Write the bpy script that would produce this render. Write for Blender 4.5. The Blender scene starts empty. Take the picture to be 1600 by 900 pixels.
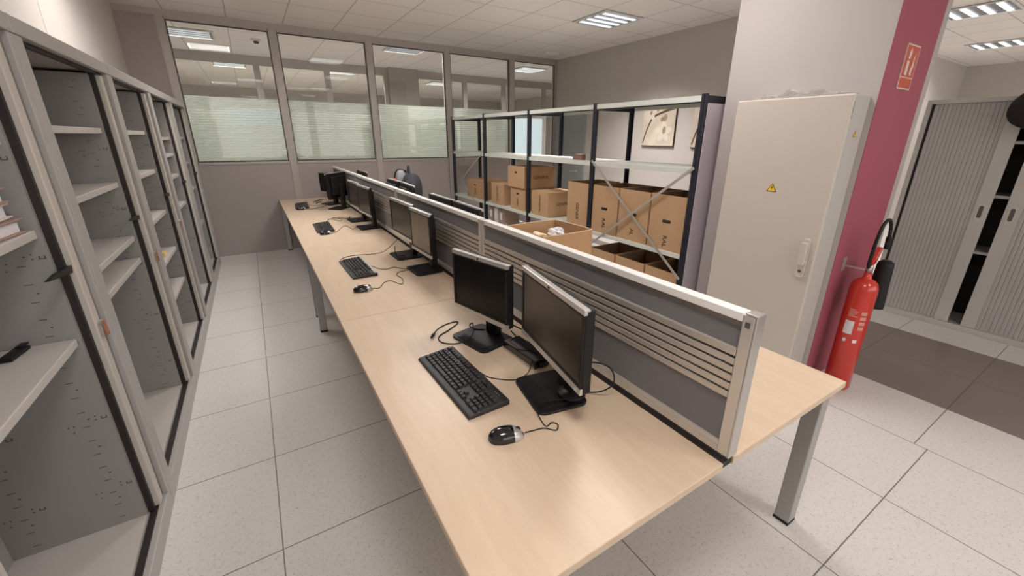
import bpy, bmesh, math, random
from mathutils import Matrix, Vector
PI = math.pi
random.seed(7)
sc = bpy.context.scene
col = sc.collection

# ------------------------------------------------------------------ camera
cam_d = bpy.data.cameras.new('camera'); cam = bpy.data.objects.new('camera', cam_d); col.objects.link(cam)
RW = ((0.8450254, -0.5346722, 0.0075940), (-0.1678378, -0.2786906, -0.9456014), (0.5077031, 0.7977827, -0.3252389))          # rows: right, down, forward in world axes
M = Matrix((( RW[0][0], -RW[1][0], -RW[2][0], 0), ( RW[0][1], -RW[1][1], -RW[2][1], 0), ( RW[0][2], -RW[1][2], -RW[2][2], 1.59), (0, 0, 0, 1)))
cam.matrix_world = M
cam_d.sensor_width = 36.0; cam_d.lens = 640.3867 * 36 / 1600
cam_d.shift_x = -13.9367 / 1600; cam_d.shift_y = (-14.9233) / 1600
cam_d.clip_start = 0.02; cam_d.clip_end = 60
sc.camera = cam

# ------------------------------------------------------------------ view and world
sc.view_settings.view_transform = 'Standard'; sc.view_settings.look = 'None'
sc.view_settings.gamma = 1; sc.view_settings.use_curve_mapping = False
sc.view_settings.exposure = 0.44
w = bpy.data.worlds.new('world'); sc.world = w; w.use_nodes = True
w.node_tree.nodes['Background'].inputs[0].default_value = (1.0, 0.95, 0.92, 1)
w.node_tree.nodes['Background'].inputs[1].default_value = 2.2  # bright world supplies soft fill through the added openings behind the camera

CEIL = 2.95
# ceiling luminaires: (x, y, watts, spread_deg, strip strength)
LUM = [(2.13, 1.87, 26, 165, 3.0, 'ceiling light panel above the near desks, behind the picture edge'),
       (-0.27, 4.57, 24, 176, 3.0, 'ceiling light panel above the aisle beside the open cabinets'),
       (1.53, 4.27, 40, 165, 3.0, 'ceiling light panel above the third desk, out of the picture'),  # unseen panel added to brighten the far desks and raise ambient light
       (0.33, 0.07, 26, 170, 3.0, 'ceiling light panel over the near end of the aisle'),
       (2.13, -1.13, 26, 170, 3.0, 'ceiling light panel behind the desk end'),
       (3.93, 4.27, 48, 114, 0.9, 'square louvred ceiling light above the black storage rack'),
       (7.0, 1.72, 30, 150, 1.1, 'ceiling light of bright strips near the pillar, at the top right corner'),
       (9.6, 2.02, 30, 150, 0.9, 'farther ceiling light of four strips above the roller shutter cabinet'),
       (7.3, -0.53, 45, 160, 2.5, 'ceiling light panel beyond the right edge of the room'),
       (-0.45, 8.05, 60, 160, 0.5, 'ceiling light behind the leftmost glazed panel'),
       (2.45, 7.45, 60, 160, 0.36, 'ceiling light behind the third glazed panel'),
       (5.25, 8.05, 60, 160, 0.8, 'ceiling light behind the rightmost glazed panel'),
       (-0.05, 11.0, 90, 160, 0.7, 'ceiling light in the far office, left of the inner partition post'),
       (2.05, 10.7, 90, 160, 0.75, 'ceiling light in the far office, behind the second glazed panel'),
       (4.6, 11.4, 90, 160, 0.7, 'ceiling light in the far office, behind the fourth glazed panel')]
WARM = (1.0, 0.945, 0.915)
def lamp(x, y, W, spread):
    d = bpy.data.lights.new('panel_light', 'AREA'); d.shape = 'SQUARE'; d.size = 0.54
    d.energy = W; d.color = WARM; d.spread = math.radians(spread)
    o = bpy.data.objects.new('panel_light', d); o.location = (x, y, CEIL - 0.012); col.objects.link(o)
for L in LUM: lamp(*L[:4])

# ------------------------------------------------------------------ materials
MATS = {}
def nt(name):
    m = bpy.data.materials.new(name); m.use_nodes = True
    return m, m.node_tree.nodes, m.node_tree.links
def mat(name, rgb, rough=0.5, metal=0.0, spec=0.5, noise=0.0, nscale=8.0, bump=0.0, bscale=200.0, coat=0.0, emit=0.0, trans=0.0):
    if name in MATS: return MATS[name]
    m, N, L = nt(name); b = N['Principled BSDF']
    b.inputs['Base Color'].default_value = (*rgb, 1); b.inputs['Roughness'].default_value = rough
    b.inputs['Metallic'].default_value = metal; b.inputs['Specular IOR Level'].default_value = spec
    b.inputs['Coat Weight'].default_value = coat
    if emit: b.inputs['Emission Color'].default_value = (*rgb, 1); b.inputs['Emission Strength'].default_value = emit
    tc = N.new('ShaderNodeTexCoord')
    n = N.new('ShaderNodeTexNoise'); n.inputs['Scale'].default_value = nscale; n.inputs['Detail'].default_value = 4
    L.new(tc.outputs['Object'], n.inputs['Vector'])
    mx = N.new('ShaderNodeMix'); mx.data_type = 'RGBA'
    k = noise if noise else 0.03
    mx.inputs[6].default_value = (*[c * (1 - k) for c in rgb], 1); mx.inputs[7].default_value = (*[min(1, c * (1 + k)) for c in rgb], 1)
    L.new(n.outputs['Fac'], mx.inputs[0]); L.new(mx.outputs[2], b.inputs['Base Color'])
    if bump:
        n2 = N.new('ShaderNodeTexNoise'); n2.inputs['Scale'].default_value = bscale; L.new(tc.outputs['Object'], n2.inputs['Vector'])
        bp = N.new('ShaderNodeBump'); bp.inputs['Strength'].default_value = bump; bp.inputs['Distance'].default_value = 0.002
        L.new(n2.outputs['Fac'], bp.inputs['Height']); L.new(bp.outputs['Normal'], b.inputs['Normal'])
    MATS[name] = m
    return m
def emis(name, rgb, s):
    m, N, L = nt(name); N.remove(N['Principled BSDF']); e = N.new('ShaderNodeEmission')
    e.inputs[0].default_value = (*rgb, 1); e.inputs[1].default_value = s
    L.new(e.outputs[0], N['Material Output'].inputs[0]); return m
def mathn(N, L, op, a, b=None):
    n = N.new('ShaderNodeMath'); n.operation = op
    for i, v in enumerate((a, b)):
        if v is None: continue
        if isinstance(v, (int, float)): n.inputs[i].default_value = v
        else: L.new(v, n.inputs[i])
    return n.outputs[0]
def gridline(N, L, v, off, step, wid):
    a = mathn(N, L, 'SUBTRACT', v, off - 100 * step); a = mathn(N, L, 'DIVIDE', a, step); a = mathn(N, L, 'FRACT', a)
    a = mathn(N, L, 'SUBTRACT', a, 0.5); a = mathn(N, L, 'ABSOLUTE', a)
    return mathn(N, L, 'GREATER_THAN', a, 0.5 - wid / step / 2)
def mixc(N, L, f, c1, c2):
    mx = N.new('ShaderNodeMix'); mx.data_type = 'RGBA'
    if isinstance(f, (int, float)): mx.inputs[0].default_value = f
    else: L.new(f, mx.inputs[0])
    for i, c in ((6, c1), (7, c2)):
        if isinstance(c, tuple): mx.inputs[i].default_value = (*c, 1)
        else: L.new(c, mx.inputs[i])
    return mx.outputs[2]
def floor_mat():
    m, N, L = nt('floor_tiles'); b = N['Principled BSDF']
    tc = N.new('ShaderNodeTexCoord'); sp = N.new('ShaderNodeSeparateXYZ'); L.new(tc.outputs['Object'], sp.inputs[0])
    x, y = sp.outputs[0], sp.outputs[1]
    # speckle: short worm-like flecks
    n1 = N.new('ShaderNodeTexNoise'); n1.inputs['Scale'].default_value = 95; n1.inputs['Detail'].default_value = 1.0; n1.inputs['Distortion'].default_value = 0.6
    L.new(tc.outputs['Object'], n1.inputs['Vector'])
    d = mathn(N, L, 'SUBTRACT', n1.outputs['Fac'], 0.56); d = mathn(N, L, 'ABSOLUTE', d); f = mathn(N, L, 'LESS_THAN', d, 0.019)
    n2 = N.new('ShaderNodeTexNoise'); n2.inputs['Scale'].default_value = 60; L.new(tc.outputs['Object'], n2.inputs['Vector'])
    g = mathn(N, L, 'GREATER_THAN', n2.outputs['Fac'], 0.5); f = mathn(N, L, 'MULTIPLY', f, g)
    n3 = N.new('ShaderNodeTexNoise'); n3.inputs['Scale'].default_value = 1.3; n3.inputs['Detail'].default_value = 3; L.new(tc.outputs['Object'], n3.inputs['Vector'])
    base = mixc(N, L, n3.outputs['Fac'], (0.64, 0.61, 0.585), (0.70, 0.675, 0.65))
    c = mixc(N, L, mathn(N, L, 'MULTIPLY', f, 0.7), base, (0.33, 0.30, 0.28))
    # dark strip of tiles
    a = mathn(N, L, 'GREATER_THAN', x, 3.42); e = mathn(N, L, 'LESS_THAN', x, 4.62); dk = mathn(N, L, 'MULTIPLY', a, e)
    dkc = mixc(N, L, n3.outputs['Fac'], (0.20, 0.165, 0.15), (0.25, 0.21, 0.195))
    c = mixc(N, L, dk, c, dkc)
    gx = gridline(N, L, x, -0.155, 0.6, 0.0052)
    gx2 = gridline(N, L, x, 4.02, 0.6, 0.0052)
    right = mathn(N, L, 'GREATER_THAN', x, 3.3)
    gxs = mathn(N, L, 'ADD', mathn(N, L, 'MULTIPLY', gx, mathn(N, L, 'SUBTRACT', 1.0, right)), mathn(N, L, 'MULTIPLY', gx2, right))
    gy = gridline(N, L, y, 0.338, 0.6, 0.0052); gy2 = gridline(N, L, y, 0.393, 0.6, 0.0052)
    r2 = mathn(N, L, 'GREATER_THAN', x, 2.85)
    gys = mathn(N, L, 'ADD', mathn(N, L, 'MULTIPLY', gy, mathn(N, L, 'SUBTRACT', 1.0, r2)), mathn(N, L, 'MULTIPLY', gy2, r2))
    gl = mathn(N, L, 'MAXIMUM', gxs, gys)
    c = mixc(N, L, mathn(N, L, 'MULTIPLY', gl, 0.8), c, (0.06, 0.05, 0.045))
    L.new(c, b.inputs['Base Color']); b.inputs['Roughness'].default_value = 0.36; b.inputs['Specular IOR Level'].default_value = 0.4
    return m
def ceil_mat():
    m, N, L = nt('ceiling_tiles'); b = N['Principled BSDF']
    tc = N.new('ShaderNodeTexCoord'); sp = N.new('ShaderNodeSeparateXYZ'); L.new(tc.outputs['Object'], sp.inputs[0])
    gx = gridline(N, L, sp.outputs[0], 3.63, 0.6, 0.014); gy = gridline(N, L, sp.outputs[1], 3.97, 0.6, 0.014)
    gl = mathn(N, L, 'MAXIMUM', gx, gy)
    n3 = N.new('ShaderNodeTexNoise'); n3.inputs['Scale'].default_value = 45; n3.inputs['Detail'].default_value = 6; L.new(tc.outputs['Object'], n3.inputs['Vector'])
    c = mixc(N, L, n3.outputs['Fac'], (0.87, 0.82, 0.78), (0.94, 0.89, 0.85))
    c = mixc(N, L, mathn(N, L, 'MULTIPLY', gl, 0.6), c, (0.40, 0.37, 0.34))
    L.new(c, b.inputs['Base Color']); b.inputs['Roughness'].default_value = 0.9
    bp = N.new('ShaderNodeBump'); bp.inputs['Strength'].default_value = 0.3; bp.inputs['Distance'].default_value = 0.003
    L.new(n3.outputs['Fac'], bp.inputs['Height']); L.new(bp.outputs['Normal'], b.inputs['Normal'])
    return m
def wood_mat():
    m, N, L = nt('maple_laminate'); b = N['Principled BSDF']
    tc = N.new('ShaderNodeTexCoord'); mp = N.new('ShaderNodeMapping'); mp.inputs['Scale'].default_value = (9, 1.1, 9)
    L.new(tc.outputs['Object'], mp.inputs[0])
    n = N.new('ShaderNodeTexNoise'); n.inputs['Scale'].default_value = 1.6; n.inputs['Detail'].default_value = 6; n.inputs['Distortion'].default_value = 0.8
    L.new(mp.outputs[0], n.inputs['Vector'])
    n2 = N.new('ShaderNodeTexNoise'); n2.inputs['Scale'].default_value = 9; n2.inputs['Detail'].default_value = 5
    L.new(mp.outputs[0], n2.inputs['Vector'])
    f = mathn(N, L, 'ADD', mathn(N, L, 'MULTIPLY', n.outputs['Fac'], 0.7), mathn(N, L, 'MULTIPLY', n2.outputs['Fac'], 0.3))
    c = mixc(N, L, f, (0.57, 0.43, 0.30), (0.77, 0.61, 0.46))
    L.new(c, b.inputs['Base Color']); b.inputs['Roughness'].default_value = 0.36; b.inputs['Specular IOR Level'].default_value = 0.45
    return m
def glass_mat():
    m, N, L = nt('window_glass'); N.remove(N['Principled BSDF'])
    t = N.new('ShaderNodeBsdfTransparent'); t.inputs[0].default_value = (0.95, 0.96, 0.94, 1)
    g = N.new('ShaderNodeBsdfGlossy'); g.inputs['Roughness'].default_value = 0.02
    fr = N.new('ShaderNodeFresnel'); fr.inputs[0].default_value = 1.45
    mx = N.new('ShaderNodeMixShader'); L.new(fr.outputs[0], mx.inputs[0]); L.new(t.outputs[0], mx.inputs[1]); L.new(g.outputs[0], mx.inputs[2])
    L.new(mx.outputs[0], N['Material Output'].inputs[0]); return m
def film_mat():
    m, N, L = nt('striped_frosted_film'); N.remove(N['Principled BSDF'])
    tc = N.new('ShaderNodeTexCoord'); sp = N.new('ShaderNodeSeparateXYZ'); L.new(tc.outputs['Object'], sp.inputs[0])
    z = sp.outputs[2]
    fr = mathn(N, L, 'FRACT', mathn(N, L, 'MULTIPLY', z, 30.0))
    # stripe share grows from 0.35 at the top of the film (z 2.04) to 0.9 below 1.8
    th = mathn(N, L, 'MULTIPLY', mathn(N, L, 'SUBTRACT', 2.08, z), 1.9)
    th = mathn(N, L, 'MINIMUM', mathn(N, L, 'MAXIMUM', th, 0.38), 0.80)
    on = mathn(N, L, 'LESS_THAN', fr, th)
    cov = mathn(N, L, 'ADD', mathn(N, L, 'MULTIPLY', on, 0.45), 0.36)
    t = N.new('ShaderNodeBsdfTransparent'); d = N.new('ShaderNodeBsdfDiffuse'); d.inputs[0].default_value = (0.62, 0.65, 0.60, 1)
    tl = N.new('ShaderNodeBsdfTranslucent'); tl.inputs[0].default_value = (0.62, 0.66, 0.60, 1)
    m1 = N.new('ShaderNodeMixShader'); m1.inputs[0].default_value = 0.6; L.new(d.outputs[0], m1.inputs[1]); L.new(tl.outputs[0], m1.inputs[2])
    m2 = N.new('ShaderNodeMixShader'); L.new(cov, m2.inputs[0]); L.new(t.outputs[0], m2.inputs[1]); L.new(m1.outputs[0], m2.inputs[2])
    L.new(m2.outputs[0], N['Material Output'].inputs[0]); return m
def plastic_mat():
    m, N, L = nt('clear_plastic_sheet'); N.remove(N['Principled BSDF'])
    t = N.new('ShaderNodeBsdfTransparent'); g = N.new('ShaderNodeBsdfGlossy'); g.inputs['Roughness'].default_value = 0.12
    d = N.new('ShaderNodeBsdfDiffuse'); d.inputs[0].default_value = (0.9, 0.87, 0.82, 1)
    a = N.new('ShaderNodeMixShader'); a.inputs[0].default_value = 0.5; L.new(d.outputs[0], a.inputs[1]); L.new(g.outputs[0], a.inputs[2])
    b = N.new('ShaderNodeMixShader'); b.inputs[0].default_value = 0.5; L.new(t.outputs[0], b.inputs[1]); L.new(a.outputs[0], b.inputs[2])
    L.new(b.outputs[0], N['Material Output'].inputs[0]); return m
def picture_mat(seed):
    m, N, L = nt('sepia_orchid_print'); b = N['Principled BSDF']
    b.inputs['Base Color'].default_value = (0.62, 0.52, 0.40, 1); b.inputs['Roughness'].default_value = 0.6
    tc = N.new('ShaderNodeTexCoord'); n = N.new('ShaderNodeTexNoise'); n.inputs['Scale'].default_value = 5; n.inputs['Detail'].default_value = 3
    L.new(tc.outputs['Object'], n.inputs['Vector'])
    c = mixc(N, L, n.outputs['Fac'], (0.42, 0.34, 0.25), (0.80, 0.72, 0.60)); L.new(c, b.inputs['Base Color']); return m

M_floor, M_ceil, M_wood, M_glass, M_film, M_plastic = floor_mat(), ceil_mat(), wood_mat(), glass_mat(), film_mat(), plastic_mat()
M_wall = mat('wall_paint_beige', (0.56, 0.52, 0.48), 0.75, noise=0.03, bump=0.15)
M_wallL = mat('wall_panel_white', (0.70, 0.65, 0.60), 0.6, noise=0.02)
M_partition = mat('partition_panel_mauve', (0.375, 0.33, 0.31), 0.6, noise=0.03)
M_partframe = mat('partition_frame_alu', (0.43, 0.39, 0.365), 0.45, metal=0.25)
M_gasket = mat('dark_gasket', (0.10, 0.085, 0.08), 0.6)
M_pillar = mat('pillar_paint', (0.45, 0.41, 0.395), 0.7, noise=0.02, bump=0.1)
M_pink = mat('pillar_raspberry_paint', (0.34, 0.075, 0.105), 0.7, noise=0.05, bump=0.2)
M_cab = mat('cabinet_grey_lacquer', (0.42, 0.40, 0.385), 0.42, noise=0.02)
M_cabin = mat('cabinet_inner_grey', (0.31, 0.30, 0.295), 0.45, noise=0.02)
M_shelf = mat('cabinet_shelf_grey', (0.56, 0.53, 0.50), 0.4, noise=0.02)
M_cream = mat('cabinet_door_edge_cream', (0.56, 0.52, 0.465), 0.45)
M_black = mat('black_plastic', (0.012, 0.011, 0.012), 0.42, spec=0.3)
M_blackg = mat('black_gloss_plastic', (0.008, 0.008, 0.009), 0.12, coat=0.5)
M_key = mat('black_key_plastic', (0.022, 0.022, 0.024), 0.5)
M_kbody = mat('charcoal_keyboard_shell', (0.027, 0.025, 0.025), 0.42, spec=0.35)
M_silver = mat('silver_plastic', (0.58, 0.56, 0.54), 0.32, metal=0.55)
M_screen = mat('lcd_screen', (0.005, 0.004, 0.004), 0.22, spec=0.18)
M_alu = mat('brushed_aluminium', (0.60, 0.58, 0.56), 0.33, metal=0.75, noise=0.04, nscale=30)
M_alul = mat('screen_frame_aluminium', (0.66, 0.63, 0.60), 0.3, metal=0.55)
M_fabric = mat('grey_screen_fabric', (0.195, 0.192, 0.205), 0.85, noise=0.12, nscale=300, bump=0.4, bscale=600)
M_slat = mat('screen_slat_champagne', (0.60, 0.545, 0.49), 0.32, metal=0.45)
M_leg = mat('desk_leg_silver', (0.40, 0.39, 0.385), 0.4, metal=0.35)
M_edge = mat('desk_edge_band', (0.40, 0.29, 0.20), 0.5)
M_rack = mat('rack_dark_blue_steel', (0.018, 0.019, 0.028), 0.45, spec=0.4)
M_rshelf = mat('rack_shelf_pale', (0.60, 0.62, 0.57), 0.42, noise=0.03)
M_brace = mat('galvanised_brace', (0.48, 0.44, 0.39), 0.4, metal=0.4)
M_card = mat('brown_cardboard', (0.46, 0.285, 0.155), 0.8, noise=0.10, nscale=5)
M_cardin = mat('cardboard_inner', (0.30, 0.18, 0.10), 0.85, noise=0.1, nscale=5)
M_cardedge = mat('cardboard_cut_edge', (0.62, 0.44, 0.27), 0.85)
M_ink = mat('dark_print_ink', (0.02, 0.012, 0.01), 0.7)
M_ec = mat('electrical_cabinet_cream', (0.56, 0.505, 0.45), 0.45, noise=0.015)
M_ecs = mat('electrical_cabinet_side', (0.48, 0.455, 0.42), 0.45, noise=0.015)
M_red = mat('extinguisher_red', (0.56, 0.028, 0.014), 0.28, coat=0.5, noise=0.03)
M_white = mat('white_paint', (0.74, 0.72, 0.70), 0.5)
M_paper = mat('white_paper', (0.75, 0.73, 0.76), 0.7)
M_yellow = mat('hazard_yellow', (0.85, 0.52, 0.02), 0.5)
M_tamb = mat('tambour_slat_grey', (0.50, 0.475, 0.465), 0.42)
M_tframe = mat('tambour_frame_grey', (0.56, 0.54, 0.51), 0.45)
M_slot = mat('slot_shadow_grey', (0.09, 0.085, 0.08), 0.7)
M_dark = mat('dark_interior', (0.02, 0.014, 0.014), 0.6)

# ------------------------------------------------------------------ mesh helpers
def bm_(): return bmesh.new()
def bx(bm, x0, x1, y0, y1, z0, z1, mx=None):
    x0, x1 = min(x0, x1), max(x0, x1); y0, y1 = min(y0, y1), max(y0, y1); z0, z1 = min(z0, z1), max(z0, z1)
    v = [bm.verts.new(p) for p in ((x0,y0,z0),(x1,y0,z0),(x1,y1,z0),(x0,y1,z0),(x0,y0,z1),(x1,y0,z1),(x1,y1,z1),(x0,y1,z1))]
    if mx is not None:
        for q in v: q.co = mx @ q.co
    for f in ((0,3,2,1),(4,5,6,7),(0,1,5,4),(1,2,6,5),(2,3,7,6),(3,0,4,7)): bm.faces.new([v[i] for i in f])
    return bm
def prism(bm, pts, axis, a, b):
    # pts: 2D outline; axis: 'x','y','z' extrusion between a and b
    def P(p, t): return {'x': (t, p[0], p[1]), 'y': (p[0], t, p[1]), 'z': (p[0], p[1], t)}[axis]
    A = [bm.verts.new(P(p, a)) for p in pts]; B = [bm.verts.new(P(p, b)) for p in pts]
    n = len(pts); bm.faces.new(A); bm.faces.new(B[::-1])
    for i in range(n): bm.faces.new([A[i], B[i], B[(i+1) % n], A[(i+1) % n]])
    bmesh.ops.recalc_face_normals(bm, faces=bm.faces[:]); return bm
def rrect(cx, cy, w, h, r, n=5):
    pts = []
    for sx, sy, a0 in ((1,1,0),(-1,1,90),(-1,-1,180),(1,-1,270)):
        for i in range(n + 1):
            a = math.radians(a0 + 90 * i / n); pts.append((cx + sx*(w/2 - r) + r*math.cos(a), cy + sy*(h/2 - r) + r*math.sin(a)))
    return pts
def lathe(bm, prof, n=32, mx=None):
    rings = []
    for r, z in prof:
        if r < 1e-6: rings.append([bm.verts.new((0, 0, z))])
        else: rings.append([bm.verts.new((r*math.cos(2*PI*i/n), r*math.sin(2*PI*i/n), z)) for i in range(n)])
    for a, b in zip(rings, rings[1:]):
        for i in range(n):
            j = (i + 1) % n
            if len(a) == 1 and len(b) == 1: continue
            if len(a) == 1: bm.faces.new([a[0], b[i], b[j]])
            elif len(b) == 1: bm.faces.new([a[i], b[0], a[j]])
            else: bm.faces.new([a[i], b[i], b[j], a[j]])
    if len(rings[0]) > 1: bm.faces.new(rings[0])
    if len(rings[-1]) > 1: bm.faces.new(rings[-1])
    if mx is not None:
        for rg in rings:
            for v in rg: v.co = mx @ v.co
    bmesh.ops.recalc_face_normals(bm, faces=bm.faces[:]); return bm
def spline(pts, k=6):
    P = [Vector(p) for p in pts]; out = []
    for i in range(len(P) - 1):
        p0 = P[max(i-1, 0)]; p1 = P[i]; p2 = P[i+1]; p3 = P[min(i+2, len(P)-1)]
        for s in range(k):
            t = s / k
            out.append(0.5*((2*p1) + (p2-p0)*t + (2*p0-5*p1+4*p2-p3)*t*t + (3*p1-p0-3*p2+p3)*t*t*t))
    out.append(P[-1]); return out
def tube(bm, pts, r, n=8, k=6, smooth=True):
    Q = spline(pts, k) if smooth else [Vector(p) for p in pts]
    up = Vector((0, 0, 1)); rings = []; prev = None
    for i, p in enumerate(Q):
        t = (Q[min(i+1, len(Q)-1)] - Q[max(i-1, 0)])
        if t.length < 1e-9: t = Vector((1, 0, 0))
        t.normalize()
        if prev is None:
            u = t.cross(up) if abs(t.z) < 0.95 else t.cross(Vector((1, 0, 0)))
        else:
            u = prev - t * prev.dot(t)
        u.normalize(); prev = u; v = t.cross(u)
        rr = r(i / (len(Q)-1)) if callable(r) else r
        rings.append([bm.verts.new(p + u*rr*math.cos(2*PI*j/n) + v*rr*math.sin(2*PI*j/n)) for j in range(n)])
    for a, b in zip(rings, rings[1:]):
        for j in range(n): bm.faces.new([a[j], a[(j+1) % n], b[(j+1) % n], b[j]])
    bm.faces.new(rings[0]); bm.faces.new(rings[-1]); bmesh.ops.recalc_face_normals(bm, faces=bm.faces[:])
    return bm
def obj(name, bm, m, parent=None, bevel=0.0, smooth=False, seg=2, label=None):
    me = bpy.data.meshes.new(name); bm.to_mesh(me); bm.free(); me.materials.append(m)
    o = bpy.data.objects.new(name, me); col.objects.link(o)
    if parent is not None: o.parent = parent
    if smooth:
        for p in me.polygons: p.use_smooth = True
    if bevel:
        b = o.modifiers.new('bevel', 'BEVEL'); b.width = bevel; b.segments = seg; b.limit_method = 'ANGLE'; b.angle_limit = math.radians(40)
    if label: o['label'] = label
    return o
def tag(o, label=None, cat=None, group=None, kind=None):
    if label: o['label'] = label
    if cat: o['category'] = cat
    if group: o['group'] = group
    if kind: o['kind'] = kind
    return o
def thing(name, label, cat, loc=(0, 0, 0), rz=0.0, group=None):
    o = bpy.data.objects.new(name, None); col.objects.link(o); o.empty_display_size = 0.05
    o.location = loc; o.rotation_euler = (0, 0, rz)
    return tag(o, label, cat, group)
def struct(name, bm, m, parent=None, **k):
    o = obj(name, bm, m, parent, **k)
    if parent is None: o['kind'] = 'structure'
    return o
def sempty(name):
    o = bpy.data.objects.new(name, None); col.objects.link(o); o['kind'] = 'structure'; return o
def box(name, m, parent, *b, **k): return obj(name, bx(bm_(), *b), m, parent, **k)
def copy_tree(o, parent=None):
    c = o.copy(); col.objects.link(c)
    if parent is not None: c.parent = parent
    for ch in list(o.children): copy_tree(ch, c)
    return c
def text_mesh(name, s, size, m, parent, mx, depth=0.0006, label=None):
    cu = bpy.data.curves.new(name, 'FONT'); cu.body = s; cu.size = size; cu.extrude = depth; cu.align_x = 'CENTER'; cu.align_y = 'CENTER'
    t = bpy.data.objects.new(name, cu); col.objects.link(t); bpy.context.view_layer.update()
    me = bpy.data.meshes.new_from_object(t.evaluated_get(bpy.context.evaluated_depsgraph_get()))
    bpy.data.objects.remove(t); bpy.data.curves.remove(cu)
    me.transform(mx); me.materials.clear(); me.materials.append(m)
    o = bpy.data.objects.new(name, me); col.objects.link(o); o.parent = parent
    if label: o['label'] = label
    return o

# ================================================================== STRUCTURE
YB = 6.82
struct('floor', bx(bm_(), -4, 12.2, -4, 16, -0.1, 0), M_floor)
struct('ceiling', bx(bm_(), -4, 12.2, -4, 16, CEIL, CEIL + 0.1), M_ceil)
wl = bm_()
ys = [-4, -2.2, -1.0, 0.2, 1.4, 2.6, 3.2, 4.38, 5.75, YB]
for a, b in zip(ys, ys[1:]): bx(wl, -1.12, -1.02, a + 0.003, b - 0.003, 0, CEIL)
struct('wall_left', wl, M_wallL)
struct('wall_left_core', bx(bm_(), -1.2, -1.121, -4, YB, 0, CEIL), M_gasket).name = 'wall_left_backing'
wf = bm_(); bx(wf, -4, 12.2, -4.1, -4, 0, 0.85); bx(wf, -4, 12.2, -4.1, -4, 2.75, CEIL)  # openings added in this unseen wall to let fill light in
for x in (-4, -1.1, 2.0, 5.1, 8.2, 11.9): bx(wf, x, x + 0.25, -4.1, -4, 0.85, 2.75)
struct('wall_front', wf, M_wallL)
struct('window_8', bx(bm_(), -3.75, 12.0, -4.055, -4.045, 0.85, 2.75), M_glass)  # glazing of the added fill opening, out of view
struct('wall_far_right', bx(bm_(), 12.0, 12.1, -4, 2.95, 0, CEIL), M_wall)
struct('wall_right_return', bx(bm_(), 5.10, 12.0, 2.85, 2.95, 0, CEIL), M_wall)
struct('wall_right', bx(bm_(), 5.10, 5.20, 2.95, YB, 0, CEIL), M_wall)
struct('wall_beyond_left', bx(bm_(), -3.1, -3.0, YB + 0.1, 16, 0, CEIL), M_wall)
struct('wall_beyond_right', bx(bm_(), 9.0, 9.1, YB + 0.1, 16, 0, CEIL), M_wall)
struct('wall_beyond_back', bx(bm_(), -4, 12, 15.9, 16, 0, CEIL), M_wall)
struct('wall_beyond_outer', bx(bm_(), 5.2, 12, YB, YB + 0.1, 0, CEIL), M_wall)
struct('wall_beyond_outer_left', bx(bm_(), -4, -1.2, YB, YB + 0.1, 0, CEIL), M_wall)
# glazed back partition: bays between posts
posts = [(-0.66, -0.585), (0.46, 0.545), (1.66, 1.745), (2.865, 2.955), (4.07, 4.165), (5.06, 5.10)]
SILL, HEAD = 1.255, 2.865
wb = bm_()
for (a, b), (c, d) in zip(posts, posts[1:]): bx(wb, b, c, YB, YB + 0.08, 0, SILL - 0.035)
bx(wb, -1.2, posts[0][0], YB, YB + 0.08, 0, CEIL)
struct('wall_back', wb, M_partition)
for i, (a, b) in enumerate(posts):
    t = bm_(); bx(t, a, b, YB - 0.012, YB + 0.092, 0, HEAD + 0.02); bx(t, a - 0.006, b + 0.006, YB - 0.004, YB + 0.084, SILL, HEAD)
    struct('trim_%d' % (i + 1), t, M_partframe)
struct('trim_7', bx(bm_(), -1.02, 5.10, YB - 0.012, YB + 0.092, HEAD + 0.02, CEIL), M_partframe)
for i, ((a, b), (c, d)) in enumerate(zip(posts, posts[1:])):
    wn = sempty('window_%d' % (i + 1))
    z0 = SILL if i < 4 else 1.09
    fr = bm_(); t = 0.022
    bx(fr, b + 0.006, c - 0.006, YB - 0.01, YB + 0.09, z0 - 0.035, z0 - 0.004); bx(fr, b + 0.006, c - 0.006, YB - 0.01, YB + 0.09, HEAD - 0.008, HEAD + 0.02)
    obj('window_frame', fr, M_partframe, wn)
    gk = bm_()
    bx(gk, b + 0.006, c - 0.006, YB + 0.01, YB + 0.03, z0 - 0.004, z0 + 0.012); bx(gk, b + 0.006, c - 0.006, YB + 0.01, YB + 0.03, HEAD - 0.02, HEAD - 0.008)
    bx(gk, b + 0.006, b + 0.018, YB + 0.01, YB + 0.03, z0 + 0.012, HEAD - 0.02); bx(gk, c - 0.018, c - 0.006, YB + 0.01, YB + 0.03, z0 + 0.012, HEAD - 0.02)
    obj('gasket', gk, M_gasket, wn)
    box('pane', M_glass, wn, b + 0.018, c - 0.018, YB + 0.015, YB + 0.021, z0 + 0.012, HEAD - 0.02)
    if i < 4: box('frosted_film', M_film, wn, b + 0.018, c - 0.018, YB + 0.023, YB + 0.024, z0 + 0.012, 2.05)
# pillar with the raspberry facing
struct('wall_pillar', bx(bx(bm_(), 2.97, 3.80, 1.06, 1.93, 0, CEIL), 2.97, 3.588, 1.027, 1.06, 0, CEIL), M_pillar)
struct('trim_8', bx(bm_(), 2.971, 3.59, 1.023, 1.027, 0, CEIL), M_pink)
struct('baseboard_return', bx(bm_(), 5.10, 12.0, 2.835, 2.85, 0, 0.08), M_white)
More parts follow.
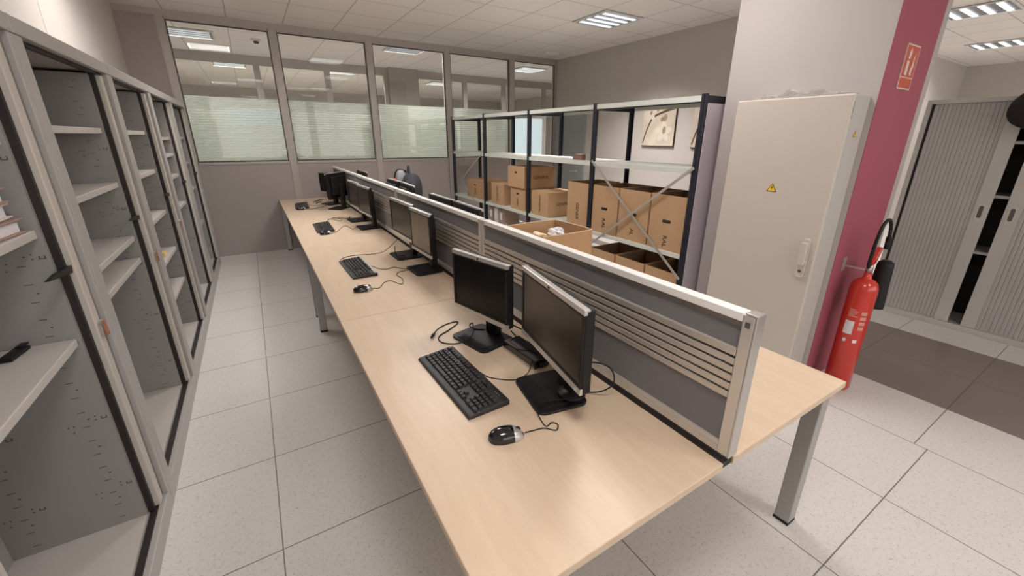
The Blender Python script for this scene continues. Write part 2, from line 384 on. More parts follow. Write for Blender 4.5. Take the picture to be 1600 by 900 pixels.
# door in the right wall near the corner
dr = sempty('door_1')
df = bm_(); bx(df, 5.07, 5.10, 5.90, 5.96, 0, 2.10); bx(df, 5.07, 5.10, 6.70, 6.76, 0, 2.10); bx(df, 5.07, 5.10, 5.96, 6.70, 2.04, 2.10)
M_doorgreen = mat('door_grey_green', (0.33, 0.36, 0.335), 0.35, noise=0.03)
obj('door_frame', df, M_doorgreen, dr); box('door_leaf', M_doorgreen, dr, 5.08, 5.10, 5.965, 6.695, 0.01, 2.035)
h = bm_(); lathe(h, [(0.026, 0), (0.026, 0.008)], 20, Matrix.Translation((5.08, 6.10, 1.0)) @ Matrix.Rotation(-PI/2, 4, 'Y')); tube(h, [(5.075, 6.10, 1.0), (5.03, 6.10, 1.0), (5.025, 6.14, 1.0), (5.025, 6.22, 1.0)], 0.009)
obj('door_handle', h, M_alu, dr, smooth=True)

# the office beyond the glass: inner glazed partition at y 9.6
Y2 = 9.6
pm = bm_()
xs2 = [-2.9, -1.6, 0.36, 1.55, 2.75]
for x in (-1.6, 0.36, 1.55, 2.70, 3.35, 4.52, 5.58, 6.8): bx(pm, x - 0.05, x + 0.05, Y2, Y2 + 0.08, 0, 2.80)
bx(pm, -3, 9, Y2, Y2 + 0.08, 2.80, CEIL); bx(pm, -3, 9, Y2, Y2 + 0.08, 0.98, 1.04)
struct('trim_9', pm, M_partframe)
struct('wall_inner', bx(bm_(), -3, 9, Y2 + 0.01, Y2 + 0.07, 0, 0.98), M_partition)
struct('window_6', bx(bm_(), -3, 9, Y2 + 0.035, Y2 + 0.041, 1.04, 2.80), M_glass)
struct('window_7', bx(bm_(), -3, 5.5, Y2 + 0.045, Y2 + 0.046, 1.04, 2.02), M_film)
struct('wall_inner_pillar', bx(bm_(), 2.72, 3.34, Y2 - 0.15, Y2 + 0.3, 0, CEIL - 0.001), mat('inner_pillar_paint', (0.36, 0.33, 0.30), 0.8))
# daylit door with a white frame in the inner partition
d2 = sempty('door_2')
fb = bm_()
for x0, x1 in ((5.50, 5.62), (6.72, 6.84)): bx(fb, x0, x1, Y2 - 0.04, Y2, 0, 2.2)
bx(fb, 5.62, 6.72, Y2 - 0.04, Y2, 2.06, 2.2); bx(fb, 5.62, 6.72, Y2 - 0.04, Y2, 0, 0.9)
obj('door_frame', fb, M_white, d2)
box('door_glass', emis('daylit_glass', (0.76, 0.86, 0.90), 0.72), d2, 5.62, 6.72, Y2 - 0.03, Y2 - 0.01, 0.9, 2.06)

# ================================================================== CEILING LIGHTS
M_louv = mat('louvre_grey', (0.30, 0.31, 0.32), 0.4, metal=0.4)
STR = {}
for (x, y, W, spd, s, lab) in LUM:
    t = thing('ceiling_light', lab, 'ceiling light', (x, y, CEIL), 0, 'square louvred ceiling lights')
    fr = bm_()
    bx(fr, -0.3, 0.3, -0.3, 0.3, -0.008, -0.001)
    obj('housing', fr, M_louv, t)
    rim = bm_(); bx(rim, -0.3, 0.3, -0.3, -0.28, -0.018, -0.008); bx(rim, -0.3, 0.3, 0.28, 0.3, -0.018, -0.008); bx(rim, -0.3, -0.28, -0.28, 0.28, -0.018, -0.008); bx(rim, 0.28, 0.3, -0.28, 0.28, -0.018, -0.008)
    obj('rim', rim, M_white, t)
    if s not in STR: STR[s] = emis('lamp_strip_%g' % s, (0.95, 0.97, 1.0), s)
    for k in range(4):
        yy = -0.205 + 0.137 * k
        box('light_strip', STR[s], t, -0.25, 0.25, yy - 0.026, yy + 0.026, -0.020, -0.014)
t = thing('emergency_light', 'small white emergency light on the ceiling near the back right corner', 'ceiling light', (4.56, 6.3, CEIL))
box('housing', M_white, t, -0.14, 0.14, -0.05, 0.05, -0.035, 0, bevel=0.008); box('diffuser', mat('diffuser_white', (0.8, 0.8, 0.78), 0.3), t, -0.11, 0.11, -0.035, 0.035, -0.045, -0.035, bevel=0.004)
t = thing('smoke_detector', 'small round smoke detector on the ceiling behind the leftmost glazed panel', 'smoke detector', (0.36, 8.0, CEIL))
obj('base', lathe(bm_(), [(0.07, 0), (0.07, -0.02), (0.05, -0.03)]), M_white, t); obj('sensor', lathe(bm_(), [(0.035, -0.03), (0.035, -0.055), (0.02, -0.06)]), M_dark, t)

# ================================================================== LEFT CABINETS (open roller-shutter cabinets)
bounds = [0.97, 2.06, 3.17, 4.28, 5.39, 6.50]
XF, XW = -0.56, -1.0
shelf_z = [[1.585, 1.30, 0.915], [1.62, 1.35, 1.06, 0.935], [1.615, 1.345, 1.045, 0.755, 0.50], [1.57, 1.425, 1.235, 0.97], [1.57, 1.30, 1.01, 0.60]]
cab_labels = ['nearest open grey metal cabinet with stacked folders, cut by the left picture edge',
              'second open grey metal cabinet from the camera, its lower half empty',
              'third open grey metal cabinet along the left wall, yellow item on a low shelf',
              'fourth open grey metal cabinet along the left wall, shelves closely spaced at top',
              'farthest open grey metal cabinet along the left wall, next to the glazed partition']
for i, (y0, y1) in enumerate(zip(bounds, bounds[1:])):
    t = thing('shutter_cabinet', cab_labels[i], 'cabinet', (XF, y0, 0), 0, 'row of open shutter cabinets on the left wall')
    W = y1 - y0; D = XF - XW
    c = bm_()
    bx(c, -D, -0.005, 0.001, 0.028, 0.085, 1.885); bx(c, -D, -0.005, W - 0.028, W - 0.001, 0.085, 1.885)
    bx(c, -D, -D + 0.012, 0.028, W - 0.028, 0.1, 1.885)
    obj('carcass', c, M_cab, t)
    box('front_frame', M_cab, t, -0.02, 0.0, 0.001, 0.075, 0.085, 1.885, bevel=0.003); box('front_frame', M_cab, t, -0.02, 0.0, W - 0.03, W - 0.001, 0.085, 1.885, bevel=0.003)
    box('top_panel', M_cab, t, -D, 0.004, 0.001, W - 0.001, 1.885, 1.94, bevel=0.004)
    box('plinth', M_cab, t, -D, 0.0, 0.001, W - 0.001, 0.0, 0.085, bevel=0.003)
    box('bottom_panel', M_shelf, t, -D + 0.01, -0.05, 0.1, W - 0.12, 0.085, 0.098)
    box('door_track', M_dark, t, -0.045, -0.022, 0.075, W - 0.03, 0.085, 0.092); box('door_track', M_dark, t, -0.045, -0.022, 0.075, W - 0.03, 1.872, 1.885)
    # inner liners, drilled with slots
    box('inner_liner', M_cabin, t, -D + 0.012, -0.05, 0.12, 0.135, 0.098, 1.872); box('inner_liner', M_cabin, t, -D + 0.012, -0.05, W - 0.145, W - 0.13, 0.098, 1.872)
    # retracted shutter edges
    se = bm_(); bx(se, -0.045, -0.022, 0.077, 0.13, 0.095, 1.87); obj('shutter_edge', se, M_cream, t, bevel=0.004)
    se = bm_(); bx(se, -0.04, -0.012, W - 0.108, W - 0.06, 0.095, 1.87); obj('shutter_edge', se, M_cream, t, bevel=0.004)
    box('shutter_slot', M_dark, t, -0.05, -0.03, W - 0.13, W - 0.112, 0.095, 1.87); box('shutter_slot', M_dark, t, -0.05, -0.03, W - 0.058, W - 0.032, 0.095, 1.87)
    hd = bm_(); prism(hd, [(W - 0.31, 1.166), (W - 0.12, 1.142), (W - 0.11, 1.166), (W - 0.24, 1.172)], 'x', -0.030, -0.018)
    obj('shutter_handle', hd, M_black, t)
    lk = thing_lock = obj('lock', lathe(bm_(), [(0.010, 0), (0.010, 0.012), (0.006, 0.014)], 16, Matrix.Translation((-0.012, W - 0.085, 0.94)) @ Matrix.Rotation(PI/2, 4, 'Y')), M_alu, t)
    if i in (0, 1, 2):
        kb = bm_(); bx(kb, 0.002, 0.006, W - 0.092, W - 0.078, 0.915, 0.945); bx(kb, 0.002, 0.005, W - 0.100, W - 0.070, 0.885, 0.916)
        obj('key', kb, mat('key_copper', (0.55, 0.22, 0.12), 0.4, metal=0.5), lk)
    # slots and holes on the far liner
    sl = bm_(); yl = W - 0.1455
    rnd = random.Random(i)
    for xc in (-0.12, -0.36):
        z = 0.13
        kk = 0
        while z < 1.84:
            bx(sl, xc - 0.010, xc + 0.010, yl - 0.0008, yl, z, z + 0.0022)
            if kk % 5 == 2 and z < 1.5:
                for dx, dz in ((-0.03, 0.012), (-0.045, 0.012), (0.03, 0.02), (0.03, 0.035), (-0.035, -0.012)): bx(sl, xc + dx - 0.0022, xc + dx + 0.0022, yl - 0.0008, yl, z + dz, z + dz + 0.004)
                bx(sl, xc + 0.045, xc + 0.061, yl - 0.001, yl, z + 0.02, z + 0.0225); bx(sl, xc + 0.045, xc + 0.048, yl - 0.001, yl, z + 0.0225, z + 0.031); bx(sl, xc + 0.058, xc + 0.061, yl - 0.001, yl, z + 0.0225, z + 0.031)
            if kk % 2: bx(sl, xc + 0.010, xc + 0.016, yl - 0.0012, yl, z + 0.03, z + 0.034)
            z += 0.062; kk += 1
    obj('slot_holes', sl, M_slot, t)['kind'] = 'stuff'
    for z in shelf_z[i]:
        s = bm_(); bx(s, -D + 0.015, -0.06, 0.137, W - 0.147, z - 0.028, z)
        obj('shelf', s, M_shelf, t, bevel=0.003)
# things on the cabinet shelves
M_fold = [mat('folder_pink', (0.62, 0.36, 0.30), 0.7), mat('folder_brown', (0.36, 0.24, 0.19), 0.7), mat('folder_white', (0.66, 0.60, 0.56), 0.7)]
flabs = ['brown folder lying at the bottom of the stack in the nearest cabinet', 'pale folder second from the bottom of the stack in the nearest cabinet', 'brown folder in the middle of the stack in the nearest cabinet',
         'white folder above the middle of the stack in the nearest cabinet', 'pink folder on top of the stack in the nearest cabinet']
for k in range(5):
    z = 1.301 + 0.047 * k
    t = thing('folder_bundle', flabs[k], 'folder', (-0.785, 1.665, z), math.radians((-3, 2, -1, 3, -4)[k]), 'folder stack on the nearest cabinet shelf')
    f = bm_(); bx(f, -0.15, 0.15, -0.20, 0.22 - 0.01 * k, 0, 0.006); bx(f, -0.15, 0.15, -0.20, 0.22 - 0.01 * k, 0.038, 0.0445); bx(f, -0.152, -0.147, -0.20, 0.21, 0.006, 0.038)
    obj('cover', f, M_fold[(1, 2, 1, 2, 0)[k]], t, bevel=0.002)
    box('papers', M_paper, t, -0.145, 0.142, -0.19, 0.20 - 0.01 * k, 0.0065, 0.0375)
t = thing('plastic_clip', 'small black plastic clip on the big shelf of the nearest cabinet', 'clip', (-0.745, 1.845, 0.9165), math.radians(83))
box('body', M_black, t, -0.05, 0.05, -0.018, 0.018, 0, 0.012, bevel=0.003); box('tab', M_black, t, 0.03, 0.065, -0.010, 0.010, 0.012, 0.018, bevel=0.002)
o = box('sticky_note_pad', mat('note_yellow', (0.80, 0.55, 0.22), 0.6), None, -0.70, -0.64, 3.78, 3.85, 0.7565, 0.786, bevel=0.003); tag(o, 'small yellow note pad on a low shelf of the third cabinet', 'note pad')

# ================================================================== DESKS
ZT = 0.725
ydesk = [0.468, 2.025, 3.64, 5.23, 6.80]
dl = ['nearest maple desk top on the aisle side, two monitors and a keyboard on it', 'second maple desk from the camera on the aisle side', 'third maple desk from the camera on the aisle side', 'farthest maple desk on the aisle side, against the glazed partition',
      'near empty maple desk behind the grey screen, its silver leg at the right', 'maple desk behind the second grey screen, on the rack side', 'maple desk behind the third grey screen, on the rack side', 'farthest maple desk on the rack side, behind the last screen']
def leg(t, x0, x1, y0, y1):
    l = box('leg', M_leg, t, x0, x1, y0, y1, 0.012, ZT - 0.028, bevel=0.004)
    box('foot', M_black, l, x0 - 0.001, x1 + 0.001, y0 - 0.001, y1 + 0.001, 0.0, 0.012)
for s in (0, 1):
    for k, (a, b) in enumerate(zip(ydesk, ydesk[1:])):
        x0, x1 = ((0.238, 0.9805), (1.030, 1.765))[s]
        t = thing('office_desk', dl[s * 4 + k], 'desk', (x0, a, 0), 0, 'maple bench desks with silver legs')
        W = x1 - x0; Ln = b - a
        box('tabletop', M_wood, t, 0, W, 0.0015, Ln - 0.0015, ZT - 0.025, ZT, bevel=0.0025)
        fr = bm_(); bx(fr, 0.08, W - 0.08, 0.05, 0.09, ZT - 0.065, ZT - 0.026); bx(fr, 0.08, W - 0.08, Ln - 0.09, Ln - 0.05, ZT - 0.065, ZT - 0.026)
        bx(fr, 0.10, 0.14, 0.09, Ln - 0.09, ZT - 0.065, ZT - 0.026); bx(fr, W - 0.14, W - 0.10, 0.09, Ln - 0.09, ZT - 0.065, ZT - 0.026)
        obj('support_frame', fr, M_leg, t)
        if s == 0:
            if k == 0: leg(t, 0.05, 0.11, 0.06, 0.12)
            if k == 1: leg(t, 0.02, 0.075, Ln - 0.06, Ln - 0.004)
            if k == 2: leg(t, 0.03, 0.085, 0.30, 0.35)
            if k == 3: leg(t, 0.005, 0.06, Ln - 0.07, Ln - 0.015)
        else:
            if k == 0: leg(t, W - 0.062, W - 0.002, 0.035, 0.095)
            if k == 1: leg(t, W - 0.075, W - 0.02, Ln - 0.06, Ln - 0.004)
            if k == 2: leg(t, W - 0.075, W - 0.02, 0.30, 0.35)
            if k == 3: leg(t, W - 0.075, W - 0.02, Ln - 0.07, Ln - 0.015)
# black cable trough between the two rows
t = thing('cable_trough', 'black cable trough in the gap below the grey screens', 'cable tray', (1.0, 0.62, 0))
tr = bm_(); bx(tr, -0.012, 0.024, 0, 6.2, 0.60, 0.612); bx(tr, -0.012, -0.006, 0, 6.2, 0.612, ZT - 0.03); bx(tr, 0.018, 0.024, 0, 6.2, 0.612, ZT - 0.03)
obj('tray', tr, M_black, t)
box('gap_seal', M_dark, t, -0.019, 0.0295, -0.145, 6.15, ZT - 0.024, ZT - 0.003)  # dark strip added so the open gap reads black
br = bm_()
for q in range(5): bx(br, -0.006, 0.018, 0.02 + 1.5 * q, 0.06 + 1.5 * q, ZT - 0.04, ZT - 0.03)
obj('bracket', br, M_leg, t)

# desk screens
ysc = [0.468, 1.955, 3.55, 5.15, 6.72]
sl_ = ['nearest grey fabric desk screen with an aluminium frame', 'second grey fabric desk screen from the camera', 'third grey fabric desk screen from the camera', 'farthest grey fabric desk screen, ending near the glazed partition']
XS0, XS1 = 0.985, 1.022
for k, (a, b) in enumerate(zip(ysc, ysc[1:])):
    Ln = b - a - 0.004
    t = thing('desk_screen', sl_[k], 'desk screen', (XS0, a, 0), 0, 'grey desk screens along the middle of the desks')
    T = XS1 - XS0; st = 0.032
    box('side_stile', M_alul, t, 0, T, 0, st, 0.745, 1.172, bevel=0.003); box('side_stile', M_alul, t, 0, T, Ln - st, Ln, 0.745, 1.172, bevel=0.003)
    box('top_rail', mat('top_rail_white_alu', (0.90, 0.88, 0.86), 0.3, metal=0.0), t, 0.0, T, st, Ln - st, 1.150, 1.175, bevel=0.003)  # near-white base colour carries the blown-out light on the rail
    lip = bm_(); bx(lip, 0.002, T - 0.002, st, Ln - st, 1.138, 1.150); obj('rail_groove', lip, mat('rail_groove_brown', (0.20, 0.17, 0.15), 0.4, metal=0.4), t)
    br = bm_(); bx(br, 0.0, T, st, Ln - st, 0.745, 0.765); bx(br, 0.002, T - 0.002, st, Ln - st, 0.765, 0.782); obj('bottom_rail', br, M_alul, t, bevel=0.002)
    box('upper_fabric', M_fabric, t, 0.008, T - 0.008, st, Ln - st, 1.072, 1.138)
    box('lower_fabric', M_fabric, t, 0.008, T - 0.008, st, Ln - st, 0.782, 0.922)
    bk = bm_(); bx(bk, 0.012, T - 0.012, st, Ln - st, 0.922, 1.072); obj('slat_backing', bk, M_dark, t)
    s1 = bm_(); bx(s1, 0.0, T, st, Ln - st, 1.050, 1.074); obj('slat', s1, M_slat, t, bevel=0.004)
    for q in range(5):
        z = 0.922 + 0.0255 * q
        s1 = bm_(); bx(s1, 0.001, T - 0.001, st, Ln - st, z, z + 0.0195); obj('slat', s1, M_slat, t, bevel=0.003)
    if k == 0:
        cp = bm_(); bx(cp, 0.0, T, -0.004, st - 0.006, 1.172, 1.178); bx(cp, -0.001, T + 0.001, -0.006, 0, 0.745, 1.178); obj('end_cap', cp, M_alu, t, bevel=0.002)
        box('end_plug', M_gasket, t, -0.002, 0.004, 0.010, 0.022, 1.140, 1.155)

# ================================================================== COMPUTERS
def monitor(label, loc, yaw, Wd, Hh, zb, face=1, px=-0.025, group='flat monitors on the desks', round_foot=False, scr=None):
    # the screen looks along local -X
    t = thing('computer_monitor', label, 'monitor', (loc[0], loc[1], ZT + 0.0003), math.radians(yaw), group)
    z0 = zb - ZT; z1 = z0 + Hh
    b = bm_(); prism(b, rrect(-0.0125, 0, 0.19, 0.235, 0.03), 'z', 0, 0.010); 
    base = obj('base', b, M_black, t, bevel=0.003)
    rim = bm_(); prism(rim, rrect(-0.02, 0, 0.15, 0.19, 0.025), 'z', 0.010, 0.0125); obj('base_inset', rim, M_black, base, bevel=0.001)
    n = bm_(); prism(n, [(0.035, 0.010), (0.075, 0.010), (0.060, z0 + 0.17), (0.030, z0 + 0.17)], 'y', -0.035, 0.035); obj('neck', n, M_black, t, bevel=0.006)
    if round_foot:
        r = bm_(); lathe(r, [(0.048, 0), (0.050, 0.004), (0.046, 0.012), (0.0, 0.014)], 28, Matrix.Translation((0.045, -0.055, 0.0126))); obj('swivel', r, M_black, t, smooth=True)
    h = bm_(); bx(h, px, px + 0.034, -Wd/2, Wd/2, z0, z1); obj('housing', h, M_black, t, bevel=0.006)
    h = bm_(); bx(h, px + 0.034, px + 0.062, -Wd/2 + 0.05, Wd/2 - 0.05, z0 + 0.04, z1 - 0.035); obj('rear_cover', h, M_black, t, bevel=0.012, seg=3)
    bz = bm_(); e = 0.013
    bx(bz, px - 0.004, px, -Wd/2 + 0.001, -Wd/2 + e, z0 + 0.022, z1 - 0.017); bx(bz, px - 0.004, px, Wd/2 - e, Wd/2 - 0.001, z0 + 0.022, z1 - 0.017)
    bx(bz, px - 0.004, px, -Wd/2 + e, Wd/2 - e, z1 - 0.024, z1 - 0.017); bx(bz, px - 0.004, px, -Wd/2 + e, Wd/2 - e, z0 + 0.022, z0 + 0.030)
    obj('bezel', bz, M_black, t)
    s = bm_(); bx(s, px - 0.005, px + 0.016, -Wd/2, Wd/2, z1 - 0.017, z1 + 0.001); ts = obj('top_strip', s, M_silver, t, bevel=0.002, label='silver strip along the top')
    lg = bm_(); bx(lg, px - 0.0062, px - 0.005, -0.006, 0.006, z1 - 0.013, z1 - 0.005); obj('emblem', lg, M_dark, ts)
    s = bm_(); bx(s, px - 0.005, px + 0.006, -Wd/2, Wd/2, z0, z0 + 0.022); bs = obj('bottom_strip', s, M_silver, t, bevel=0.002, label='silver strip along the bottom')
    lg = bm_(); bx(lg, px - 0.0062, px - 0.005, -Wd/2 + 0.018, -Wd/2 + 0.030, z0 + 0.007, z0 + 0.013); obj('power_button', lg, M_paper, bs)
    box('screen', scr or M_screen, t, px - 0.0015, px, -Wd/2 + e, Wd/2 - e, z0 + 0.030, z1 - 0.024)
    return t
monitor('nearest monitor, its wide screen turned slightly away, beside the mouse', (0.78, 1.005), -10, 0.455, 0.278, 0.858, round_foot=True, scr=mat('lcd_screen_brownish', (0.030, 0.021, 0.016), 0.25, spec=0.35))  # brown reflection of the room put into the screen colour
monitor('square black monitor on the nearest desk, cable looped over its base', (0.765, 1.505), 13, 0.362, 0.280, 0.833)
monitor('square monitor with a pale brownish screen on the second desk', (0.893, 2.615), 2, 0.345, 0.288, 0.845, scr=mat('lcd_screen_pale', (0.19, 0.145, 0.105), 0.3, spec=0.4))  # tan reflection of the lit wall painted as screen base colour
monitor('wide dark monitor on the second desk, behind the pale-screened one', (0.893, 3.035), 1.5, 0.475, 0.274, 0.870)
monitor('right-hand monitor of the pair on the third desk', (0.890, 4.24), 3, 0.40, 0.276, 0.858)
monitor('left-hand monitor of the pair on the third desk', (0.885, 4.68), 3, 0.40, 0.276, 0.862)
monitor('farthest monitor on the aisle side, angled toward the aisle', (0.83, 6.05), 22, 0.40, 0.275, 0.862)
monitor('dark monitor turned side-on at the far end of the aisle side', (0.85, 5.60), -38, 0.42, 0.30, 0.862)
RG = 'monitors peeking over the desk screens'
monitor('monitor showing its top edge above the second screen, nearer of the pair', (1.20, 2.60), 178, 0.44, 0.285, 0.862, group=RG)
monitor('monitor showing its top edge above the second screen, farther of the pair', (1.20, 3.08), 181, 0.44, 0.285, 0.862, group=RG)
monitor('monitor behind the third screen, just in front of the backpack', (1.26, 4.12), 177, 0.43, 0.285, 0.860, group=RG)
monitor('monitor behind the third screen, at the left of the backpack', (1.26, 4.58), 181, 0.43, 0.285, 0.860, group=RG)
monitor('monitor behind the farthest screen, only a thin top edge in sight', (1.25, 6.08), 180, 0.48, 0.275, 0.862, group=RG)

def keyboard(label, loc, yaw, silver=False):
    t = thing('keyboard', label, 'keyboard', (loc[0], loc[1], ZT + 0.0003), math.radians(yaw), 'keyboards on the aisle side desks')
    b = bm_(); prism(b, [(-0.078, 0), (0.078, 0), (0.078, 0.020), (0.055, 0.021), (-0.070, 0.011), (-0.078, 0.007)], 'y', -0.228, 0.228)
    obj('body', b, M_kbody, t, bevel=0.005)
    def zz(x): return 0.0115 + (x + 0.07) * 0.08
    def keys(name, rows):
        q = bm_()
        for (x, y0, y1, n) in rows:
            s = (y1 - y0) / n
            for k in range(n):
                c = y0 + s * (k + 0.5); z = zz(x)
                hw, hx = s/2 - 0.0009, 0.0082
                vb = [(x - hx, c - hw, z), (x + hx, c - hw, z), (x + hx, c + hw, z), (x - hx, c + hw, z)]
                vt = [(x - hx*0.72, c - hw + 0.0022, z + 0.007), (x + hx*0.72, c - hw + 0.0022, z + 0.007), (x + hx*0.72, c + hw - 0.0022, z + 0.007), (x - hx*0.72, c + hw - 0.0022, z + 0.007)]
                V = [q.verts.new(p) for p in vb + vt]
                for f in ((4,5,6,7),(0,1,5,4),(1,2,6,5),(2,3,7,6),(3,0,4,7)): q.faces.new([V[i] for i in f])
        return obj(name, q, M_key, t)
    L0, L1 = -0.068, 0.215
    lk = [(0.030, L0, L1, 15), (0.0115, L0, L1, 14), (-0.007, L0, L1, 13), (-0.0255, L0, L1, 12)]
    keys('letter_keys', lk); q = bm_(); q.free()
    keys('bottom_row_keys', [(-0.044, 0.125, L1, 4), (-0.044, 0.025, 0.125, 1), (-0.044, L0, 0.025, 4)])
    keys('function_keys', [(0.0535, 0.195, L1, 1), (0.0535, 0.112, 0.184, 4), (0.0535, 0.026, 0.098, 4), (0.0535, -0.062, 0.012, 4)])
    keys('navigation_keys', [(0.030, -0.132, -0.078, 3), (0.0115, -0.132, -0.078, 3), (0.0535, -0.132, -0.078, 3)])
    keys('arrow_keys', [(-0.0255, -0.114, -0.096, 1), (-0.044, -0.132, -0.078, 3)])
    keys('number_keys', [(0.030, -0.215, -0.143, 4), (0.0115, -0.215, -0.143, 4), (-0.007, -0.215, -0.143, 4), (-0.0255, -0.215, -0.143, 4), (-0.044, -0.215, -0.143, 3)])
    if silver:
        s = bm_(); bx(s, 0.060, 0.079, -0.226, 0.226, 0.0205, 0.0235); obj('silver_strip', s, M_silver, t, bevel=0.001, label='silver strip along the rear edge')
    pr = bm_()
    for k in range(3): bx(pr, 0.058, 0.0595, -0.165 - 0.012*k, -0.162 - 0.012*k, 0.0213, 0.0218)
    obj('indicator_lights', pr, M_paper, t)
    return t
keyboard('nearest black keyboard, full size, with a clean charcoal shell', (0.524, 1.245), 1.5)
keyboard('keyboard with a silver rear strip on the second desk', (0.495, 2.88), 1.0, True)
keyboard('black keyboard on the third desk, a mouse at its corner', (0.492, 4.43), -2)
keyboard('farthest black keyboard, near the glazed partition', (0.455, 6.02), -4)

def mouse(label, loc, yaw, silver=True):
    t = thing('computer_mouse', label, 'mouse', (loc[0], loc[1], ZT + 0.0003), math.radians(yaw), 'wired mice on the aisle side desks')
    def shell(a, b, zoff, sc_, m, name):
        q = bm_(); rings = []; NU, NV = 18, 14
        for i in range(NU + 1):
            u = a + (b - a) * i / NU           # -1..1 along x
            wdt = 0.0315 * math.sqrt(max(0.0, 1 - abs(u)**2.6)) * (1.0 - 0.08*u) * sc_
            hgt = 0.036 * math.sqrt(max(0.0, 1 - abs(u*0.98 + 0.10)**2.4)) * sc_ if abs(u*0.98+0.10) < 1 else 0.0
            rings.append([q.verts.new((u*0.056*sc_, -wdt*math.cos(PI*j/NV), zoff + max(0.0015, hgt*math.sin(PI*j/NV)**0.75))) for j in range(NV + 1)])
        for r0, r1 in zip(rings, rings[1:]):
            for j in range(NV): q.faces.new([r0[j], r0[j+1], r1[j+1], r1[j]])
        bmesh.ops.recalc_face_normals(q, faces=q.faces[:])
        return obj(name, q, m, t, smooth=True)
    shell(-0.999, 0.35, 0.0, 1.0, M_blackg, 'shell')
    shell(0.352, 0.999, 0.0, 1.0, M_silver if silver else M_blackg, 'buttons')
    b = bm_(); prism(b, [(0.055*math.cos(a)*1.0, 0.029*math.sin(a)) for a in [2*PI*k/24 for k in range(24)]], 'z', 0, 0.004); obj('underside', b, M_black, t)
    w_ = bm_(); lathe(w_, [(0.009, -0.003), (0.010, 0), (0.009, 0.003)], 16, Matrix.Translation((0.034, 0, 0.023)) @ Matrix.Rotation(PI/2, 4, 'X')); obj('scroll_wheel', w_, M_black, t)
    return t
mouse('nearest glossy black mouse with silver buttons', (0.516, 0.885), -17)
mouse('black and silver mouse on the second desk, left of its wavy cable', (0.433, 2.415), -3)
mouse('small dark mouse against the keyboard of the third desk', (0.476, 4.12), 5)
mouse('farthest mouse, dark, beside the last keyboard', (0.425, 5.735), 8)
def cable(label, pts, r=0.0022, name='cable', cat='cable', m=None, group='black cables on the desks', plug=None):
    P = [(p[0], p[1], (p[2] if len(p) > 2 else ZT + r + 0.0005)) for p in pts]
    if plug:
        t = thing(name, label, cat, (0, 0, 0), 0, group)
        obj('cord', tube(bm_(), P, r, 7), m or M_black, t, smooth=True)
        a, b = Vector(P[1]), Vector(P[0]); d = (b - a).normalized(); q = bm_()
        tube(q, [b - d*0.002, b + d*0.022], 0.006, 8, 1); tube(q, [b + d*0.022, b + d*0.036], 0.0042, 8, 1)
        obj('plug', q, M_black, t); return t
    return tag(obj(name, tube(bm_(), P, r, 7), m or M_black, None, smooth=True), label, cat, group)
Z = ZT
cable('loose black cable with a plug, looping over the square monitor base', [(0.575,1.645,Z+.008),(0.605,1.68,Z+.008),(0.659,1.72),(0.719,1.727),(0.718,1.703),(0.648,1.654),(0.595,1.624),(0.576,1.584),(0.589,1.541),(0.634,1.513),(0.685,1.505,Z+.016),(0.72,1.53,Z+.03),(0.735,1.56,Z+.045),(0.74,1.58,Z+.05),(0.735,1.60,Z+.03),(0.75,1.58,Z+.017),(0.79,1.55,Z+.016)], 0.0028, plug=True)
cable('thin black keyboard cable running from the nearest keyboard to the black box', [(0.604,1.245,Z+.012),(0.624,1.206),(0.661,1.163),(0.706,1.135),(0.751,1.142),(0.785,1.165),(0.80,1.175,Z+.03)], 0.002)
cable('thin cable of the nearest mouse, curled in a loop', [(0.572,0.868,Z+.006),(0.605,0.865),(0.636,0.857),(0.655,0.835),(0.668,0.83),(0.683,0.849),(0.672,0.866),(0.648,0.860),(0.648,0.885),(0.657,0.925,Z+.016),(0.70,0.95,Z+.016),(0.76,0.93,Z+.018),(0.82,0.89,Z+.012)], 0.002)
cable('long keyboard cable arching behind the second keyboard', [(0.425,3.114,Z+.004),(0.445,3.18),(0.50,3.225),(0.573,3.226),(0.682,3.20),(0.75,3.19,Z+.012),(0.82,3.20,Z+.05),(0.88,3.2,Z+.1)], 0.0022)
cable('wavy cable from the second keyboard to the monitor bases', [(0.574,2.90,Z+.010),(0.619,2.80),(0.657,2.76),(0.714,2.777),(0.755,2.718),(0.79,2.68,Z+.005),(0.80,2.66,Z+.016),(0.84,2.66,Z+.018)], 0.002)
cable('wavy thin cable of the second mouse', [(0.487,2.412,Z+.006),(0.525,2.41),(0.572,2.489),(0.616,2.505),(0.643,2.432),(0.663,2.406),(0.693,2.50),(0.684,2.60),(0.722,2.655),(0.765,2.663),(0.80,2.65,Z+.014)], 0.002)
cable('keyboard cable bunched behind the third keyboard', [(0.53,4.66,Z+.004),(0.58,4.80),(0.643,4.919),(0.70,4.92),(0.752,4.88),(0.77,4.84),(0.83,4.80,Z+.02)], 0.0022)
cable('looped spare cable lying behind the third keyboard', [(0.60,4.88),(0.643,4.85),(0.689,4.722),(0.719,4.75),(0.72,4.83),(0.691,4.935),(0.66,4.96)], 0.0022)
cable('wavy cable of the mouse on the third desk', [(0.527,4.125,Z+.006),(0.582,4.195),(0.663,4.39),(0.70,4.42),(0.72,4.30),(0.726,4.22),(0.75,4.25),(0.775,4.28)], 0.002)
cable('keyboard cable of the farthest desk', [(0.533,6.02,Z+.010),(0.625,5.98),(0.70,5.95),(0.74,5.93)], 0.002)
cable('mouse cable of the farthest desk', [(0.478,5.742,Z+.006),(0.545,5.70),(0.639,5.80),(0.71,5.88),(0.73,5.90)], 0.002)
